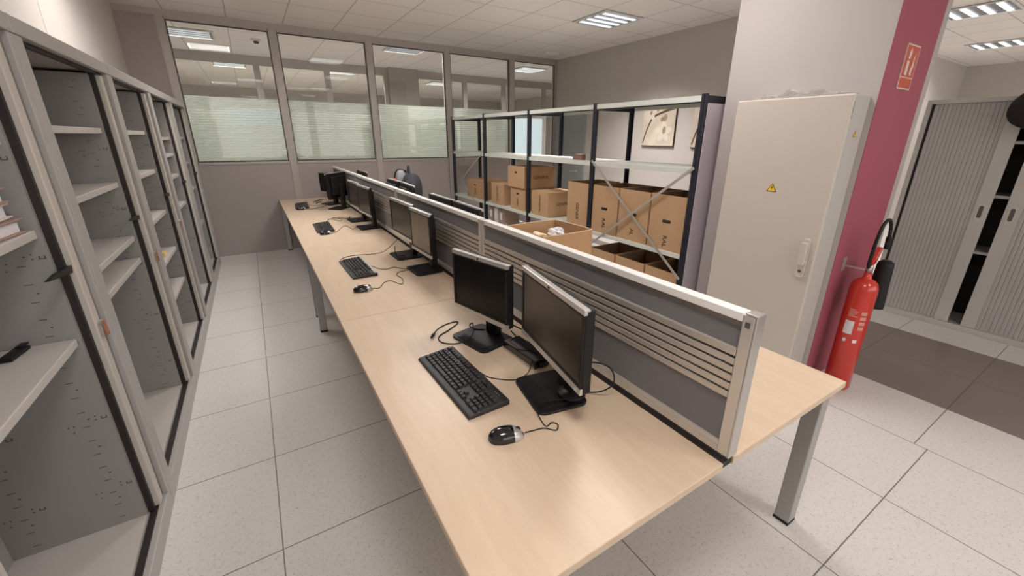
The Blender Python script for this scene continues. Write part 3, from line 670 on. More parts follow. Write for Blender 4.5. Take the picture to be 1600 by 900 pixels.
cable('tangled black cables under the farthest monitors', [(0.62,6.25),(0.66,6.32,Z+.02),(0.72,6.25,Z+.04),(0.70,6.12,Z+.03),(0.64,6.15,Z+.01),(0.68,6.22,Z+.03),(0.76,6.20,Z+.05),(0.80,6.3,Z+.03)], 0.004)
cable('curled monitor cables between the two nearest monitors', [(0.83,1.42,Z+.10),(0.85,1.36,Z+.09),(0.88,1.30,Z+.08),(0.90,1.22,Z+.07),(0.93,1.15,Z+.03)], 0.003)
cable('second monitor cable between the two nearest monitors', [(0.84,1.40,Z+.06),(0.87,1.35,Z+.02),(0.89,1.28,Z+.05),(0.88,1.20,Z+.07)], 0.003)
cable('cable loop behind the nearest monitor', [(0.83,0.98,Z+.09),(0.88,0.92,Z+.13),(0.92,0.87,Z+.12),(0.93,0.86,Z+.06),(0.90,0.90,Z+.015),(0.86,0.96,Z+.008),(0.87,1.02,Z+.06),(0.86,1.05,Z+.10)], 0.0026)
cable('short plugged cable hanging under the wide monitor of the second desk', [(0.80,3.02,Z+.09),(0.795,3.0,Z+.05),(0.80,2.96,Z+.02),(0.83,2.92,Z+.016),(0.86,2.98,Z+.016),(0.82,3.03,Z+.016)], 0.003)
cable('cables looped below the monitors of the third desk', [(0.78,4.62,Z+.06),(0.78,4.60,Z+.02),(0.82,4.50,Z+.03),(0.84,4.44,Z+.05),(0.80,4.42,Z+.03),(0.79,4.48,Z+.018)], 0.003)
# black docking box between the two nearest monitors
t = thing('docking_box', 'flat black box between the two nearest monitors', 'docking station', (0.835, 1.27, ZT + 0.0003), math.radians(4))
box('case', M_blackg, t, -0.04, 0.045, -0.11, 0.11, 0, 0.036, bevel=0.003)
box('side_trim', M_silver, t, -0.042, -0.040, -0.108, 0.108, 0.002, 0.007); q = bm_(); bx(q, -0.02, 0.02, -0.125, -0.112, 0.008, 0.026); obj('connector', q, M_black, t, bevel=0.002)

# ================================================================== RACK
RX0, RX1 = 2.80, 3.30
ry = [1.985, 3.13, 4.265, 5.40, 6.49]
RK = thing('storage_rack', 'long black metal storage rack with pale shelves and cardboard boxes', 'rack', (RX0, 0, 0))
for k, y in enumerate(ry):
    for x in (0.0, RX1 - RX0):
        p = bm_(); ang = 0.05; s = 1 if x == 0 else -1
        bx(p, x, x + s*0.004, y - ang/2, y + ang/2, 0.0, 1.895); bx(p, x, x + s*0.045, y - 0.002, y + 0.002, 0.0, 1.895)
        obj('post', p, M_rack, RK)
    c = bm_(); bx(c, 0.01, RX1 - RX0 - 0.01, y - 0.012, y + 0.012, 1.835, 1.885); obj('cross_bar', c, M_rack, RK)
for k, (a, b) in enumerate(zip(ry, ry[1:])):
    for z, ht in ((1.885, 0.04), (1.375, 0.04), (0.70, 0.035), (0.40 if k > 0 else 0.095, 0.035)):
        s = bm_(); bx(s, 0.005, RX1 - RX0 - 0.005, a + 0.026, b - 0.026, z - 0.004, z)
        bx(s, -0.001, 0.004, a + 0.026, b - 0.026, z - ht, z); bx(s, RX1 - RX0 - 0.005, RX1 - RX0 - 0.001, a + 0.026, b - 0.026, z - ht, z)
        obj('shelf', s, M_rshelf, RK)
    u = bm_(); bx(u, 0.006, 0.03, a + 0.026, b - 0.026, 1.835, 1.862); obj('shelf_beam', u, M_rack, RK)
box('end_panel', mat('end_panel_lavender', (0.55, 0.49, 0.55), 0.5), RK, 0.012, RX1 - RX0 - 0.012, 1.955, 1.960, 0.03, 1.832)
def strip(y0, z0, y1, z1, x=-0.006, w=0.022):
    d = Vector((0, y1 - y0, z1 - z0)); n = Vector((0, -d.z, d.y)).normalized() * w / 2
    p = bm_(); prism(p, [(y0 + n.y, z0 + n.z), (y1 + n.y, z1 + n.z), (y1 - n.y, z1 - n.z), (y0 - n.y, z0 - n.z)], 'x', x, x + 0.003)
    obj('brace', p, M_brace, RK)
strip(3.13, 1.385, 1.985, 0.50, -0.006); strip(3.13, 0.52, 1.985, 1.385, -0.010)
strip(5.46, 1.37, 6.17, 0.96, -0.006, 0.02); strip(6.17, 0.96, 5.42, 0.46, -0.010, 0.02)

# cardboard boxes
def text_on_front(t, s, size, y, z, x, rot90=True):
    # front face looks along -X; text reading up the face when rot90
    m = Matrix.Translation((x, y, z)) @ Matrix.Rotation(-PI/2, 4, 'Z') @ Matrix.Rotation(PI/2, 4, 'X')
    if rot90: m = m @ Matrix.Rotation(-PI/2, 4, 'Z')
    return text_mesh('printed_text', s, size, M_ink, t, m)
def text_on_side(t, s, size, x, y, z):
    m = Matrix.Translation((x, y, z)) @ Matrix.Rotation(PI/2, 4, 'X')
    return text_mesh('printed_text', s, size, M_ink, t, m)
def open_box(label, x0, x1, y0, y1, z0, z1, txt=None, hole=True, group='open cardboard boxes on the rack', rz=0.0, size=0.075, tz=0.13):
    t = thing('cardboard_box', label, 'cardboard box', ((x0+x1)/2, (y0+y1)/2, z0 + 0.0004), rz, group)
    w, l, h = (x1-x0)/2, (y1-y0)/2, z1-z0; k = 0.005
    b = bm_(); bx(b, -w, -w + k, -l, l, 0, h); bx(b, w - k, w, -l, l, 0, h); bx(b, -w + k, w - k, -l, -l + k, 0, h); bx(b, -w + k, w - k, l - k, l, 0, h); bx(b, -w + k, w - k, -l + k, l - k, 0, k)
    obj('body', b, M_card, t)
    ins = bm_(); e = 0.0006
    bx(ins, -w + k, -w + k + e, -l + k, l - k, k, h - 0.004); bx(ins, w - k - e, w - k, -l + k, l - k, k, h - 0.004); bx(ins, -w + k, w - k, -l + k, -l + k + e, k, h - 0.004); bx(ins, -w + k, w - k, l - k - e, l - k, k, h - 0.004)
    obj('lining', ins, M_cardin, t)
    if hole:
        q = bm_(); prism(q, rrect(0, h*0.53, 0.085, 0.026, 0.012), 'x', -w - 0.0012, -w + 0.001); obj('hand_hole', q, M_dark, t)
    if txt: text_on_front(t, txt, size, 0.0, tz, -w - 0.0008)
    return t
names = ['tall open cardboard box nearest the pillar on the middle rack shelf', 'second tall open cardboard box from the pillar, behind the brace crossing',
         'third tall open cardboard box from the pillar on the middle rack shelf', 'tall open cardboard box just left of the second rack post']
spans = [(2.015, 2.365), (2.385, 2.735), (2.755, 3.10), (3.165, 3.50)]
for k, (a, b) in enumerate(spans):
    open_box(names[k], 2.815, 3.24, a, b, 0.70, 1.155, ('RAL', 'AL', 'RAL', 'GENER')[k], k != 3, size=0.058, tz=(0.075, 0.085, 0.10, 0.16)[k])
names = ['open cardboard box on the bottom rack shelf, nearest the pillar', 'open cardboard box on the bottom rack shelf, second from the pillar', 'open cardboard box on the bottom rack shelf, third from the pillar']
for k, (a, b) in enumerate([(2.02, 2.355), (2.375, 2.725), (2.745, 3.09)]):
    open_box(names[k], 2.815, 3.24, a, b, 0.095, 0.525, None, True, 'open cardboard boxes on the bottom shelf')
def closed_box(label, x0, x1, y0, y1, z0, z1, txt='GENERAL', hole=True, size=0.05, side=None):
    t = thing('cardboard_box', label, 'cardboard box', ((x0+x1)/2, (y0+y1)/2, z0 + 0.0004), 0, 'closed cardboard boxes on the rack')
    w, l, h = (x1-x0)/2, (y1-y0)/2, z1-z0
    box('body', M_card, t, -w, w, -l, l, 0, h - 0.006, bevel=0.002)
    box('top_flap', M_card, t, -w, -0.002, -l, l, h - 0.006, h); box('top_flap', M_card, t, 0.002, w, -l, l, h - 0.006, h)
    if hole:
        q = bm_(); prism(q, rrect(0, h*0.72, 0.055, 0.022, 0.010), 'x', -w - 0.0012, -w + 0.001); obj('hand_hole', q, M_dark, t)
    if txt: text_on_front(t, txt, size, 0.0, h*0.36 if hole else h*0.5, -w - 0.0008)
    if side: text_on_side(t, side, 0.055, 0.02, -l - 0.0008, h*0.5)
    return t
closed_box('closed cardboard box with dark lettering, left of the tall boxes', 2.82, 3.25, 3.86, 4.20, 0.70, 0.985, hole=False, side='GENERAL')
closed_box('lower closed cardboard box of the stack of two', 2.82, 3.25, 4.345, 4.70, 0.70, 0.985, txt='GEN')
closed_box('upper closed cardboard box of the stack of two', 2.80, 3.27, 4.34, 4.735, 0.986, 1.245, txt=None, side='GENERAL')
closed_box('small closed cardboard box left of the stack of two', 2.82, 3.20, 4.89, 5.23, 0.70, 0.985, txt='GENERAL', hole=False)
closed_box('leftmost closed cardboard box on the rack, behind the bent brace', 2.84, 3.24, 5.50, 6.08, 0.70, 0.975, txt='GEN')
# open box with papers on the empty desk
t = thing('cardboard_box', 'open cardboard box with papers, standing on the desk behind the screen', 'cardboard box', (1.50, 2.03, ZT + 0.0004), math.radians(2))
w, l, h, k = 0.19, 0.185, 0.335, 0.005
b = bm_()
def wavy(x0, y0, x1, y1, bow):
    n = 10; out = []
    for i in range(n + 1):
        s = i / n; o = bow * math.sin(PI * s); d = Vector((x1 - x0, y1 - y0)); nn = Vector((d.y, -d.x)).normalized()
        out.append((x0 + d.x*s + nn.x*o, y0 + d.y*s + nn.y*o))
    return out
outl = []
for c in ((-w, -l, w, -l, 0.014), (w, -l, w, l, 0.010), (w, l, -w, l, 0.010), (-w, l, -w, -l, 0.012)): outl += wavy(*c)[:-1]
n = len(outl); inn = [(p[0]*0.965, p[1]*0.965) for p in outl]
def ring(pts, z): return [b.verts.new((p[0] if z > 0.1 else max(-w, min(w, p[0])), p[1] if z > 0.1 else max(-l, min(l, p[1])), z)) for p in pts]
A, B, C_, D_ = ring(outl, 0.0), ring(outl, h), ring(inn, h), ring(inn, 0.006)
for r0, r1 in ((A, B), (B, C_), (C_, D_)):
    for i in range(n): b.faces.new([r0[i], r0[(i+1) % n], r1[(i+1) % n], r1[i]])
b.faces.new(A); b.faces.new(D_); bmesh.ops.recalc_face_normals(b, faces=b.faces[:])
obj('body', b, M_card, t)
q = bm_(); tube(q, [(p[0]*0.983, p[1]*0.983, h) for p in outl] + [(outl[0][0]*0.983, outl[0][1]*0.983, h)], 0.0035, 5, 1, False); obj('cut_rim', q, M_cardedge, t)
def crumple(name, label, cat, loc, size, m, seed):
    q = bm_(); bmesh.ops.create_icosphere(q, subdivisions=3, radius=1.0); r = random.Random(seed)
    ph = [r.uniform(0, 6) for _ in range(9)]
    for v in q.verts:
        d = 1 + 0.16*math.sin(5*v.co.x + ph[0])*math.cos(4*v.co.y + ph[1]) + 0.13*math.sin(9*v.co.z + ph[2] + 4*v.co.x) + r.uniform(-0.07, 0.07)
        v.co = Vector((v.co.x*size[0]*d, v.co.y*size[1]*d, v.co.z*size[2]*d))
    o = obj(name, q, m, None); o.location = loc; return tag(o, label, cat)
crumple('filling_paper', 'beige crumpled packing paper filling the open box on the desk', 'packing paper', (1.50, 2.03, ZT + 0.125), (0.125, 0.120, 0.09), mat('packing_paper_beige', (0.72, 0.55, 0.36), 0.7), 3)
crumple('crumpled_paper', 'white crumpled paper on top in the open box on the desk', 'paper', (1.55, 2.02, ZT + 0.29), (0.045, 0.07, 0.04), M_paper, 5)
crumple('crumpled_paper', 'small yellowish paper ball in the open box on the desk', 'paper', (1.44, 2.07, ZT + 0.275), (0.055, 0.05, 0.03), mat('paper_cream', (0.80, 0.66, 0.42), 0.7), 8)
# small things on the rack
t = thing('tape_roll_box', 'small brown carton on the upper rack shelf, left of the second post', 'small box', (2.90, 3.42, 1.3755), math.radians(5))
box('body', mat('carton_reddish', (0.20, 0.10, 0.07), 0.7), t, -0.05, 0.05, -0.065, 0.065, 0, 0.055, bevel=0.004); box('top_label', M_paper, t, -0.03, 0.03, -0.03, 0.03, 0.055, 0.057)
t = thing('metal_tin', 'small silver tin beside the brown carton on the upper rack shelf', 'tin', (2.91, 3.29, 1.3755))
obj('body', lathe(bm_(), [(0.038, 0), (0.040, 0.004), (0.040, 0.050), (0.038, 0.053)]), M_silver, t, smooth=False); obj('lid', lathe(bm_(), [(0.041, 0.050), (0.041, 0.060), (0.036, 0.063)]), M_silver, t)
for k, (y, mm, lab) in enumerate(((5.27, M_fold[1], 'brown box file on the low rack shelf, leftmost of three'), (5.13, M_fold[2], 'pale box file on the low rack shelf, between two brown ones'), (4.98, M_fold[1], 'brown box file on the low rack shelf, rightmost of three'))):
    t = thing('box_file', lab, 'box file', (2.83, y, 0.4004), 0, 'box files on the low rack shelf')
    box('case', mm, t, 0, 0.27, -0.05, 0.05, 0, 0.24, bevel=0.004); box('spine_label', M_paper, t, -0.001, 0.0, -0.025, 0.025, 0.09, 0.19)
q = bm_(); bmesh.ops.create_grid(q, x_segments=26, y_segments=34, size=0.5); r = random.Random(4)
for v in q.verts:
    v.co = Vector((v.co.x*0.42, v.co.y*0.80, 0.02 + 0.014*math.sin(17*v.co.x + 3) * math.cos(12*v.co.y) + r.uniform(0, 0.012)))
o = obj('plastic_sheet', q, M_plastic, None, smooth=True); o.location = (3.05, 4.53, 0.404); tag(o, 'clear plastic sheet on the low rack shelf below the stack of two boxes', 'plastic sheet')

# ================================================================== ELECTRICAL CABINET on the pillar
EX0, EX1, EY0, EY1, EZ0, EZ1 = 2.75, 2.969, 1.052, 1.70, 0.12, 1.825
t = thing('electrical_cabinet', 'tall cream electrical cabinet on the pillar with a yellow warning sign', 'electrical cabinet', (EX0, EY0, 0))
W, D = EY1 - EY0, EX1 - EX0
box('body', M_ecs, t, 0.028, D, 0.004, W - 0.004, EZ0, EZ1 - 0.003, bevel=0.006)
box('plinth', M_ecs, t, 0.04, D, 0.01, W - 0.01, 0, EZ0)
dd = box('door', M_ec, t, 0.0, 0.024, 0.0, W, EZ0 + 0.01, EZ1, bevel=0.008)
hb = bm_(); prism(hb, rrect(0.058, 0.905, 0.046, 0.245, 0.018), 'x', -0.012, 0.0); hd = obj('handle', hb, M_ec, dd, bevel=0.003)
hb = bm_(); prism(hb, rrect(0.058, 0.935, 0.036, 0.14, 0.010), 'x', -0.034, -0.012); obj('lever', hb, M_ec, hd, bevel=0.003) if False else obj('lever', hb, M_ec, t, bevel=0.003)
kq = bm_(); lathe(kq, [(0.009, 0), (0.009, 0.004)], 16, Matrix.Translation((-0.012, 0.058, 0.826)) @ Matrix.Rotation(-PI/2, 4, 'Y')); obj('keyhole', kq, M_gasket, t)
hg = bm_(); bx(hg, 0.0235, 0.028, 0.002, 0.004, 1.70, 1.79); obj('hinge_gap', hg, M_gasket, t)
def warn(parent, M4, s):
    q = bm_(); prism(q, [(-s/2, -s*0.43), (s/2, -s*0.43), (0, s*0.43)], 'y', -0.0012, 0.0); q.transform(M4); a = obj('warning_sign', q, M_ink, parent)
    q = bm_(); prism(q, [(-s*0.40, -s*0.37), (s*0.40, -s*0.37), (0, s*0.32)], 'y', -0.002, -0.0012); q.transform(M4); y = obj('sign_face', q, M_yellow, a) if parent.parent is None else obj('sign_face', q, M_yellow, parent)
    q = bm_(); prism(q, [(0.02*s, 0.18*s), (-0.09*s, -0.08*s), (-0.005*s, -0.06*s), (-0.04*s, -0.28*s), (0.09*s, 0.0), (0.01*s, -0.01*s), (0.07*s, 0.18*s)], 'y', -0.0028, -0.002); q.transform(M4); obj('lightning_bolt', q, M_ink, a)
warn(t, Matrix.Translation((0.0, 0.325, 1.305)) @ Matrix.Rotation(-PI/2, 4, 'Z'), 0.062)
warn(t, Matrix.Translation((0.13, 0.004, 1.625)), 0.042)
q = bm_(); bmesh.ops.create_grid(q, x_segments=24, y_segments=40, size=0.5); r = random.Random(9)
for v in q.verts:
    u = 1 - (2*v.co.y)**2
    v.co = Vector((v.co.x*0.16, v.co.y*0.52 , 0.004 + max(0, u)*0.035*(0.6 + 0.4*math.sin(21*v.co.y)) + r.uniform(0, 0.012)))
o = obj('plastic_wrap', q, M_plastic, None, smooth=True); o.location = (2.855, 1.36, EZ1 + 0.0005); tag(o, 'crumpled clear plastic wrap lying on top of the cream electrical cabinet', 'plastic wrap')

# fire extinguisher
FX, FY = 3.12, 0.885
t = thing('fire_extinguisher', 'red fire extinguisher standing against the raspberry face of the pillar', 'fire extinguisher', (FX, FY, 0.16))
FB = -0.155
R_ = 0.073
obj('cylinder', lathe(bm_(), [(0.0, FB), (R_*0.85, FB), (R_, FB + 0.015), (R_, 0.53), (R_*0.97, 0.56), (R_*0.85, 0.587), (R_*0.62, 0.608), (R_*0.34, 0.618), (0.022, 0.625), (0.020, 0.655), (0.0, 0.655)], 48), M_red, t, smooth=True)
box('label', mat('extinguisher_label_white', (0.72, 0.70, 0.72), 0.5), t, -R_-0.0022, -R_*0.80, -0.030, 0.030, 0.255, 0.345) if False else None
def curved(name, a0, a1, z0, z1, m, rr=R_ + 0.0008):
    q = bm_(); n = 10
    lo = [q.verts.new((rr*math.cos(a0 + (a1-a0)*i/n), rr*math.sin(a0 + (a1-a0)*i/n), z0)) for i in range(n+1)]
    hi = [q.verts.new((rr*math.cos(a0 + (a1-a0)*i/n), rr*math.sin(a0 + (a1-a0)*i/n), z1)) for i in range(n+1)]
    for i in range(n): q.faces.new([lo[i], lo[i+1], hi[i+1], hi[i]])
    return obj(name, q, m, t)
va = math.atan2(-FY, -FX)       # direction back toward the room
M_lab = mat('label_print_pink', (0.62, 0.30, 0.26), 0.5)
for z in (0.375, 0.386, 0.397, 0.408, 0.419): curved('label_line', va - 0.52, va + 0.12 - 0.1*((z*1000) % 3), z, z + 0.006, M_lab)
curved('white_label', va - 0.62, va + 0.05, 0.255, 0.345, mat('extinguisher_label_white', (0.70, 0.68, 0.70), 0.5), R_ + 0.0010)
for k in range(4): curved('pictogram', va + 0.35, va + 0.78, 0.29 + 0.034*k, 0.312 + 0.034*k, M_lab)
curved('approval_mark', va - 0.45, va - 0.22, 0.200, 0.222, M_paper); curved('approval_mark', va + 0.25, va + 0.55, 0.200, 0.222, M_paper)
# valve, lever, hose and horn
v = bm_(); lathe(v, [(0.017, 0.655), (0.017, 0.70), (0.012, 0.71), (0.0, 0.712)], 20); tube(v, [(-0.03, 0, 0.685), (0.035, 0, 0.685)], 0.010, 10, 1); vv = obj('valve', v, M_alu, t, smooth=True)
lv = bm_(); prism(lv, [(-0.015, 0.70), (0.035, 0.712), (0.085, 0.80), (0.060, 0.81), (0.012, 0.745), (-0.015, 0.725)], 'y', -0.013, 0.013); obj('lever', lv, M_red, t, bevel=0.003)
tube_pts = [(-0.030, 0.0, 0.69), (-0.055, -0.005, 0.74), (-0.060, -0.010, 0.86), (-0.035, -0.014, 0.955), (0.020, -0.018, 0.985), (0.065, -0.022, 0.94), (0.085, -0.025, 0.86)]
obj('hose', tube(bm_(), tube_pts, 0.0095, 10), M_black, t, smooth=True)
gr = bm_(); tube(gr, [(0.085, -0.025, 0.875), (0.092, -0.025, 0.80)], 0.016, 14, 1); obj('hose_grip', gr, M_black, t)
hn = bm_(); lathe(hn, [(0.030, 0.0), (0.050, 0.012), (0.055, 0.03), (0.055, 0.27), (0.0, 0.275)], 28, Matrix.Translation((0.128, -0.028, 0.70)) @ Matrix.Rotation(PI, 4, 'Y')); 
hn.free(); hn = bm_(); lathe(hn, [(0.020, 0.315), (0.040, 0.300), (0.043, 0.28), (0.055, 0.0), (0.050, 0.0), (0.036, 0.29)], 28, Matrix.Translation((0.145, -0.03, 0.405))); obj('horn', hn, M_black, t, smooth=False)
bk = bm_(); bx(bk, -0.012, 0.012, 0.020, 0.137, 0.665, 0.672); bx(bk, -0.022, 0.022, 0.1345, 0.137, 0.63, 0.72); obj('wall_bracket', bk, M_alu, t)
# sign above
t = thing('extinguisher_sign', 'small red fire extinguisher sign with a white border on the raspberry pillar', 'sign', (3.265, 1.0225, 1.985))
box('plate', mat('sign_border_pale', (0.62, 0.50, 0.45), 0.6), t, -0.095, 0.095, -0.004, 0.0, -0.115, 0.115)
M_sred = mat('sign_red', (0.50, 0.07, 0.03), 0.5)
f = bm_(); bx(f, -0.087, 0.087, -0.0048, -0.004, -0.050, 0.107); bx(f, -0.087, 0.087, -0.0048, -0.004, -0.107, -0.056); obj('red_field', f, M_sred, t)
M_sym = mat('sign_symbol_white', (0.66, 0.58, 0.54), 0.6)
f = bm_(); prism(f, rrect(-0.035, -0.005, 0.034, 0.075, 0.008), 'y', -0.0056, -0.0048); prism(f, [(-0.045, 0.04), (-0.025, 0.04), (-0.012, 0.075), (-0.030, 0.095), (-0.045, 0.07)], 'y', -0.0056, -0.0048); obj('extinguisher_symbol', f, M_sym, t)
f = bm_(); prism(f, [(0.02, -0.035), (0.05, -0.04), (0.04, -0.015), (0.055, 0.01), (0.045, 0.045), (0.055, 0.075), (0.035, 0.05), (0.030, 0.01), (0.018, -0.01)], 'y', -0.0056, -0.0048); obj('flame_symbol', f, M_sym, t)

# ================================================================== RIGHT: shutter cabinet with vertical slats
t = thing('roller_shutter_cabinet', 'tall pale grey cabinet with two vertical-slat shutters slightly apart', 'cabinet', (5.03, 0.0, 0))
CY0, CY1 = 0.12, 1.37
c = bm_(); bx(c, 0.0, 0.45, CY0, CY0 + 0.03, 0.0, 1.92); bx(c, 0.0, 0.45, CY1 - 0.03, CY1, 0, 1.92); bx(c, 0, 0.45, CY0 + 0.03, CY1 - 0.03, 1.885, 1.92); bx(c, 0, 0.45, CY0 + 0.03, CY1 - 0.03, 0, 0.05)
obj('frame', c, M_tframe, t, bevel=0.003)
box('interior', M_dark, t, 0.40, 0.45, CY0 + 0.03, CY1 - 0.03, 0.05, 1.885)
box('dark_slot', M_dark, t, 0.028, 0.05, CY1 - 0.05, CY1 - 0.03, 0.05, 1.885)
def shutter(ya, yb, name):
    q = bm_(); n = int(round((yb - ya) / 0.027)); s = (yb - ya) / n
    for k in range(n):
        y0 = ya + s*k
        prism(q, [(0.034, y0 + 0.0001), (0.034, y0 + s - 0.0001), (0.0245, y0 + s - 0.0012), (0.0225, y0 + s/2), (0.0245, y0 + 0.0012)], 'z', 0.052, 1.884)
    return obj(name, q, M_tamb, t)
s1 = shutter(0.875, CY1 - 0.05, 'shutter'); e1 = box('shutter_stile', M_tframe, t, 0.012, 0.036, 0.785, 0.875, 0.052, 1.884, bevel=0.003)
s2 = shutter(CY0 + 0.03, 0.61, 'shutter'); e2 = box('shutter_stile', M_tframe, t, 0.012, 0.036, 0.61, 0.70, 0.052, 1.884, bevel=0.003)
for yc, e in ((0.83, e1), (0.655, e2)):
    q = bm_(); prism(q, rrect(yc, 1.03, 0.052, 0.16, 0.022), 'x', 0.008, 0.012); ho = obj('handle', q, mat('handle_cream', (0.60, 0.56, 0.50), 0.4), e, bevel=0.002)
    q = bm_(); prism(q, rrect(yc, 1.035, 0.026, 0.10, 0.012), 'x', 0.0068, 0.0082); obj('finger_recess', q, M_gasket, t)
for z in (0.68, 1.15, 1.57): box('shelf', M_shelf, t, 0.06, 0.40, CY0 + 0.035, CY1 - 0.035, z, z + 0.022)
# second cabinet behind the frame edge
t = thing('roller_shutter_cabinet', 'neighbouring grey cabinet cut off at the right picture edge', 'cabinet', (5.03, -1.15, 0))
c = bm_(); bx(c, 0.0, 0.45, 0, 0.03, 0.0, 1.92); bx(c, 0.0, 0.45, 1.22, 1.25, 0, 1.92); bx(c, 0, 0.45, 0.03, 1.22, 1.885, 1.92); bx(c, 0, 0.45, 0.03, 1.22, 0, 0.05); obj('frame', c, M_tframe, t)
q = bm_()
for k in range(43): y0 = 0.03 + 0.0276*k; prism(q, [(0.034, y0 + 0.001), (0.034, y0 + 0.0266), (0.024, y0 + 0.023), (0.020, y0 + 0.014), (0.024, y0 + 0.004)], 'z', 0.052, 1.884)
obj('shutter', q, M_tamb, t)

# dark shape added for an unidentified blur, hung on the cabinet top
t = thing('shoulder_bag', 'dark rounded bag hanging from the top of the grey shutter cabinet at the right edge', 'bag', (4.92, 0.70, 1.825))
M_blur = mat('dark_bag_cloth', (0.018, 0.013, 0.015), 0.85, noise=0.25, nscale=12)
q = bm_(); bmesh.ops.create_uvsphere(q, u_segments=28, v_segments=18, radius=1.0)
for v in q.verts:
    x, y, z = v.co; v.co = Vector((0.085*x, 0.165*y*(1 - 0.08*z), 0.15*z))
obj('bag_body', q, M_blur, t, smooth=True)
for yy in (-0.07, 0.07): obj('strap', tube(bm_(), [(0.0, yy, 0.12), (0.04, yy, 0.155), (0.085, yy, 0.145), (0.125, yy, 0.108), (0.20, yy, 0.102), (0.30, yy, 0.102)], 0.006, 8), M_blur, t, smooth=True)

# ================================================================== PICTURES on the right wall
def picture(label, y0, y1, z0, z1, seed):
    t = thing('wall_picture', label, 'picture', (5.10, (y0+y1)/2, (z0+z1)/2), 0, 'sepia orchid pictures on the right wall')
    w, h = (y1-y0)/2, (z1-z0)/2
    box('backing', mat('picture_edge_brown', (0.06, 0.035, 0.025), 0.6), t, -0.028, -0.001, -w, w, -h, h)
    box('print', picture_mat(seed), t, -0.030, -0.028, -w + 0.006, w - 0.001, -h + 0.01, h - 0.001)
    M_br = mat('print_branch_brown', (0.08, 0.045, 0.03), 0.7); M_pt = mat('print_petal_pale', (0.68, 0.62, 0.53), 0.7); M_md = mat('print_mid_brown', (0.35, 0.25, 0.17), 0.7)
    br = bm_()
    def stroke(pts, wd):
        Q = spline([(0, p[0], p[1]) for p in pts], 5); L_, R2 = [], []
        for i, p in enumerate(Q):
            d = Q[min(i+1, len(Q)-1)] - Q[max(i-1, 0)]; n = Vector((0, -d.z, d.y)).normalized() * wd * (0.5 + 0.5*i/len(Q))
            L_.append(p + n); R2.append(p - n)
        a = [br.verts.new((-0.0306, v.y, v.z)) for v in L_]; b = [br.verts.new((-0.0306, v.y, v.z)) for v in R2]
        for i in range(len(a) - 1): br.faces.new([a[i], a[i+1], b[i+1], b[i]])
    # +y is the left-hand side seen from the room
    stroke([(w*0.92, -h*0.85), (w*0.70, -h*0.2), (w*0.38, h*0.32), (-w*0.2, h*0.55), (-w*0.9, h*0.72)], 0.018)
    stroke([(w*0.15, h*0.6), (-w*0.0, h*0.8), (-w*0.2, h*0.97)], 0.014)
    obj('branch', br, M_br, t)
    fl = bm_()
    def petal(cy, cz, ry_, rz_, ang, xx=-0.0312):
        n = 16; vs = []
        for i in range(n):
            a = 2*PI*i/n; u, v_ = ry_*math.cos(a), rz_*math.sin(a)
            vs.append(fl.verts.new((xx, cy + u*math.cos(ang) - v_*math.sin(ang), cz + u*math.sin(ang) + v_*math.cos(ang))))
        fl.faces.new(vs)
    k = 0
    for (cy, cz, s) in ((w*0.55, h*0.55, 0.10), (-w*0.35, -h*0.35, 0.13)):
        fl = bm_()
        for i in range(5):
            a = 2*PI*i/5 + 0.3; petal(cy + s*0.62*math.cos(a), cz + s*0.62*math.sin(a), s*0.5, s*0.33, a, -0.0310 - 0.0001*k); k += 1
        obj('flower', fl, M_pt, t)
    fl = bm_(); petal(w*0.52, h*0.55, 0.022, 0.03, 0.3, -0.0325); petal(-w*0.38, -h*0.25, 0.03, 0.05, 0.1, -0.0325); petal(-w*0.38, h*0.30, 0.035, 0.05, 0.2, -0.0316); petal(-w*0.2, h*0.24, 0.03, 0.035, 0.8, -0.0316)
    obj('flower_centre', fl, M_md, t)
picture('sepia orchid picture on the right wall, seen whole through the rack', 4.00, 4.58, 1.48, 2.08, 1)
picture('second sepia picture, half hidden behind the nearest rack post', 3.16, 3.72, 1.47, 2.07, 2)

# ================================================================== BACKPACK
t = thing('backpack', 'black and grey backpack with a red patch, standing behind the third screen', 'backpack', (1.55, 5.0, ZT + 0.0003), math.radians(-12))
M_bag = mat('backpack_black', (0.025, 0.025, 0.035), 0.8, noise=0.2, nscale=20); M_bagg = mat('backpack_grey', (0.24, 0.25, 0.26), 0.8); M_bagr = mat('backpack_red', (0.60, 0.06, 0.04), 0.7)
def blob(name, m, c, s, parent, p=2.6):
    q = bm_(); bmesh.ops.create_uvsphere(q, u_segments=28, v_segments=16, radius=1.0)
    for v in q.verts:
        x, y, z = v.co; L_ = (abs(x)**p + abs(y)**p + abs(z)**p)**(1/p); v.co = Vector((c[0] + s[0]*x/L_, c[1] + s[1]*y/L_, c[2] + s[2]*z/L_))
    return obj(name, q, m, parent, smooth=True)
blob('main_pack', M_bag, (0.04, -0.02, 0.225), (0.12, 0.20, 0.225), t, 3.0)
blob('front_pocket', M_bagg, (-0.07, 0.02, 0.25), (0.07, 0.10, 0.235), t, 3.0)
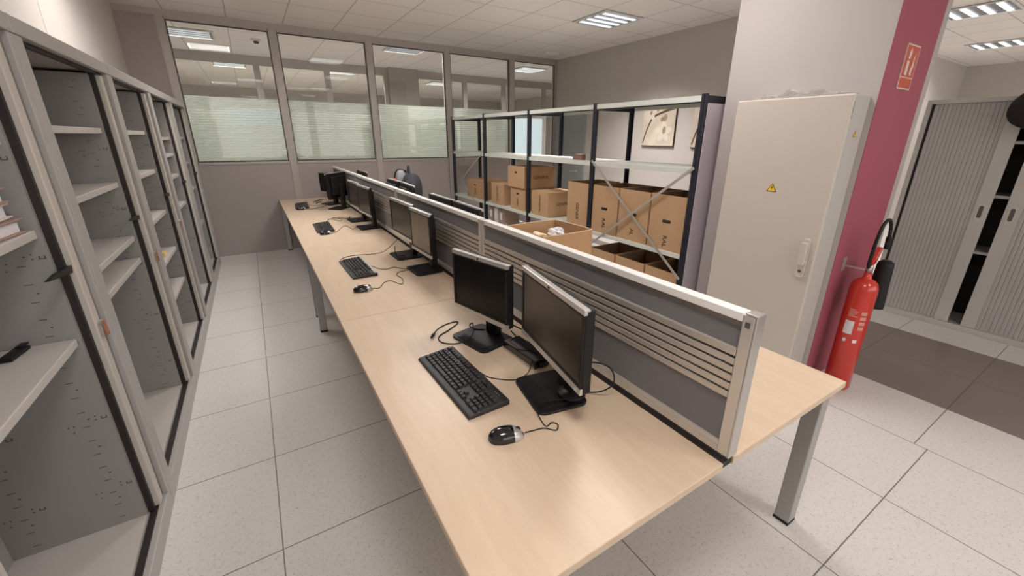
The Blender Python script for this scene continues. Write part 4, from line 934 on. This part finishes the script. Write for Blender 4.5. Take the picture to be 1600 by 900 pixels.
blob('side_pocket', M_bag, (0.02, -0.22, 0.24), (0.08, 0.10, 0.16), t, 2.8)
blob('red_patch', M_bagr, (-0.142, 0.0, 0.36), (0.012, 0.055, 0.035), t, 4.0)
obj('strap', tube(bm_(), [(-0.06, 0.20, 0.15), (-0.08, 0.24, 0.32), (-0.06, 0.20, 0.44), (0.0, 0.12, 0.46)], 0.016, 8), M_bag, t, smooth=True)
obj('strap', tube(bm_(), [(-0.10, 0.14, 0.20), (-0.13, 0.17, 0.36), (-0.10, 0.12, 0.47), (-0.02, 0.06, 0.47)], 0.016, 8), M_bag, t, smooth=True)
obj('carry_handle', tube(bm_(), [(0.02, 0.05, 0.43), (0.02, 0.02, 0.52), (0.02, -0.04, 0.52), (0.02, -0.08, 0.43)], 0.013, 8), M_bag, t, smooth=True)

# ================================================================== THINGS BEYOND THE GLASS
M_far = mat('far_grey', (0.20, 0.20, 0.20), 0.6); M_far2 = mat('far_light_grey', (0.45, 0.46, 0.44), 0.6)
def far_cab(label, x0, x1, y0, y1, z1, m):
    t = thing('filing_cabinet', label, 'cabinet', (x0, y0, 0), 0, 'cabinets beyond the glass')
    box('body', m, t, 0, x1-x0, 0, y1-y0, 0, z1, bevel=0.005)
    for k in range(3): d = box('drawer', m, t, 0.02, x1-x0-0.02, -0.012, 0, 0.05 + k*(z1-0.08)/3, 0.03 + (k+1)*(z1-0.08)/3); box('handle', M_alu, d, (x1-x0)/2-0.06, (x1-x0)/2+0.06, -0.025, -0.012, 0.02 + (k+1)*(z1-0.08)/3 - 0.06, 0.02 + (k+1)*(z1-0.08)/3 - 0.045)
far_cab('dark filing cabinet behind the fourth glazed panel', 3.95, 4.40, 9.0, 9.4, 1.65, M_far)
far_cab('pale low cabinet behind the fourth glazed panel', 4.75, 5.45, 9.0, 9.4, 1.50, M_far2)
o = box('blue_notice_board', mat('pale_blue_board', (0.32, 0.50, 0.66), 0.5), None, -0.25, 0.75, 9.56, 9.598, 1.75, 2.06); tag(o, 'pale blue board behind the leftmost glazed panel', 'board')  # flat panel added in place of a bluish daylight reflection
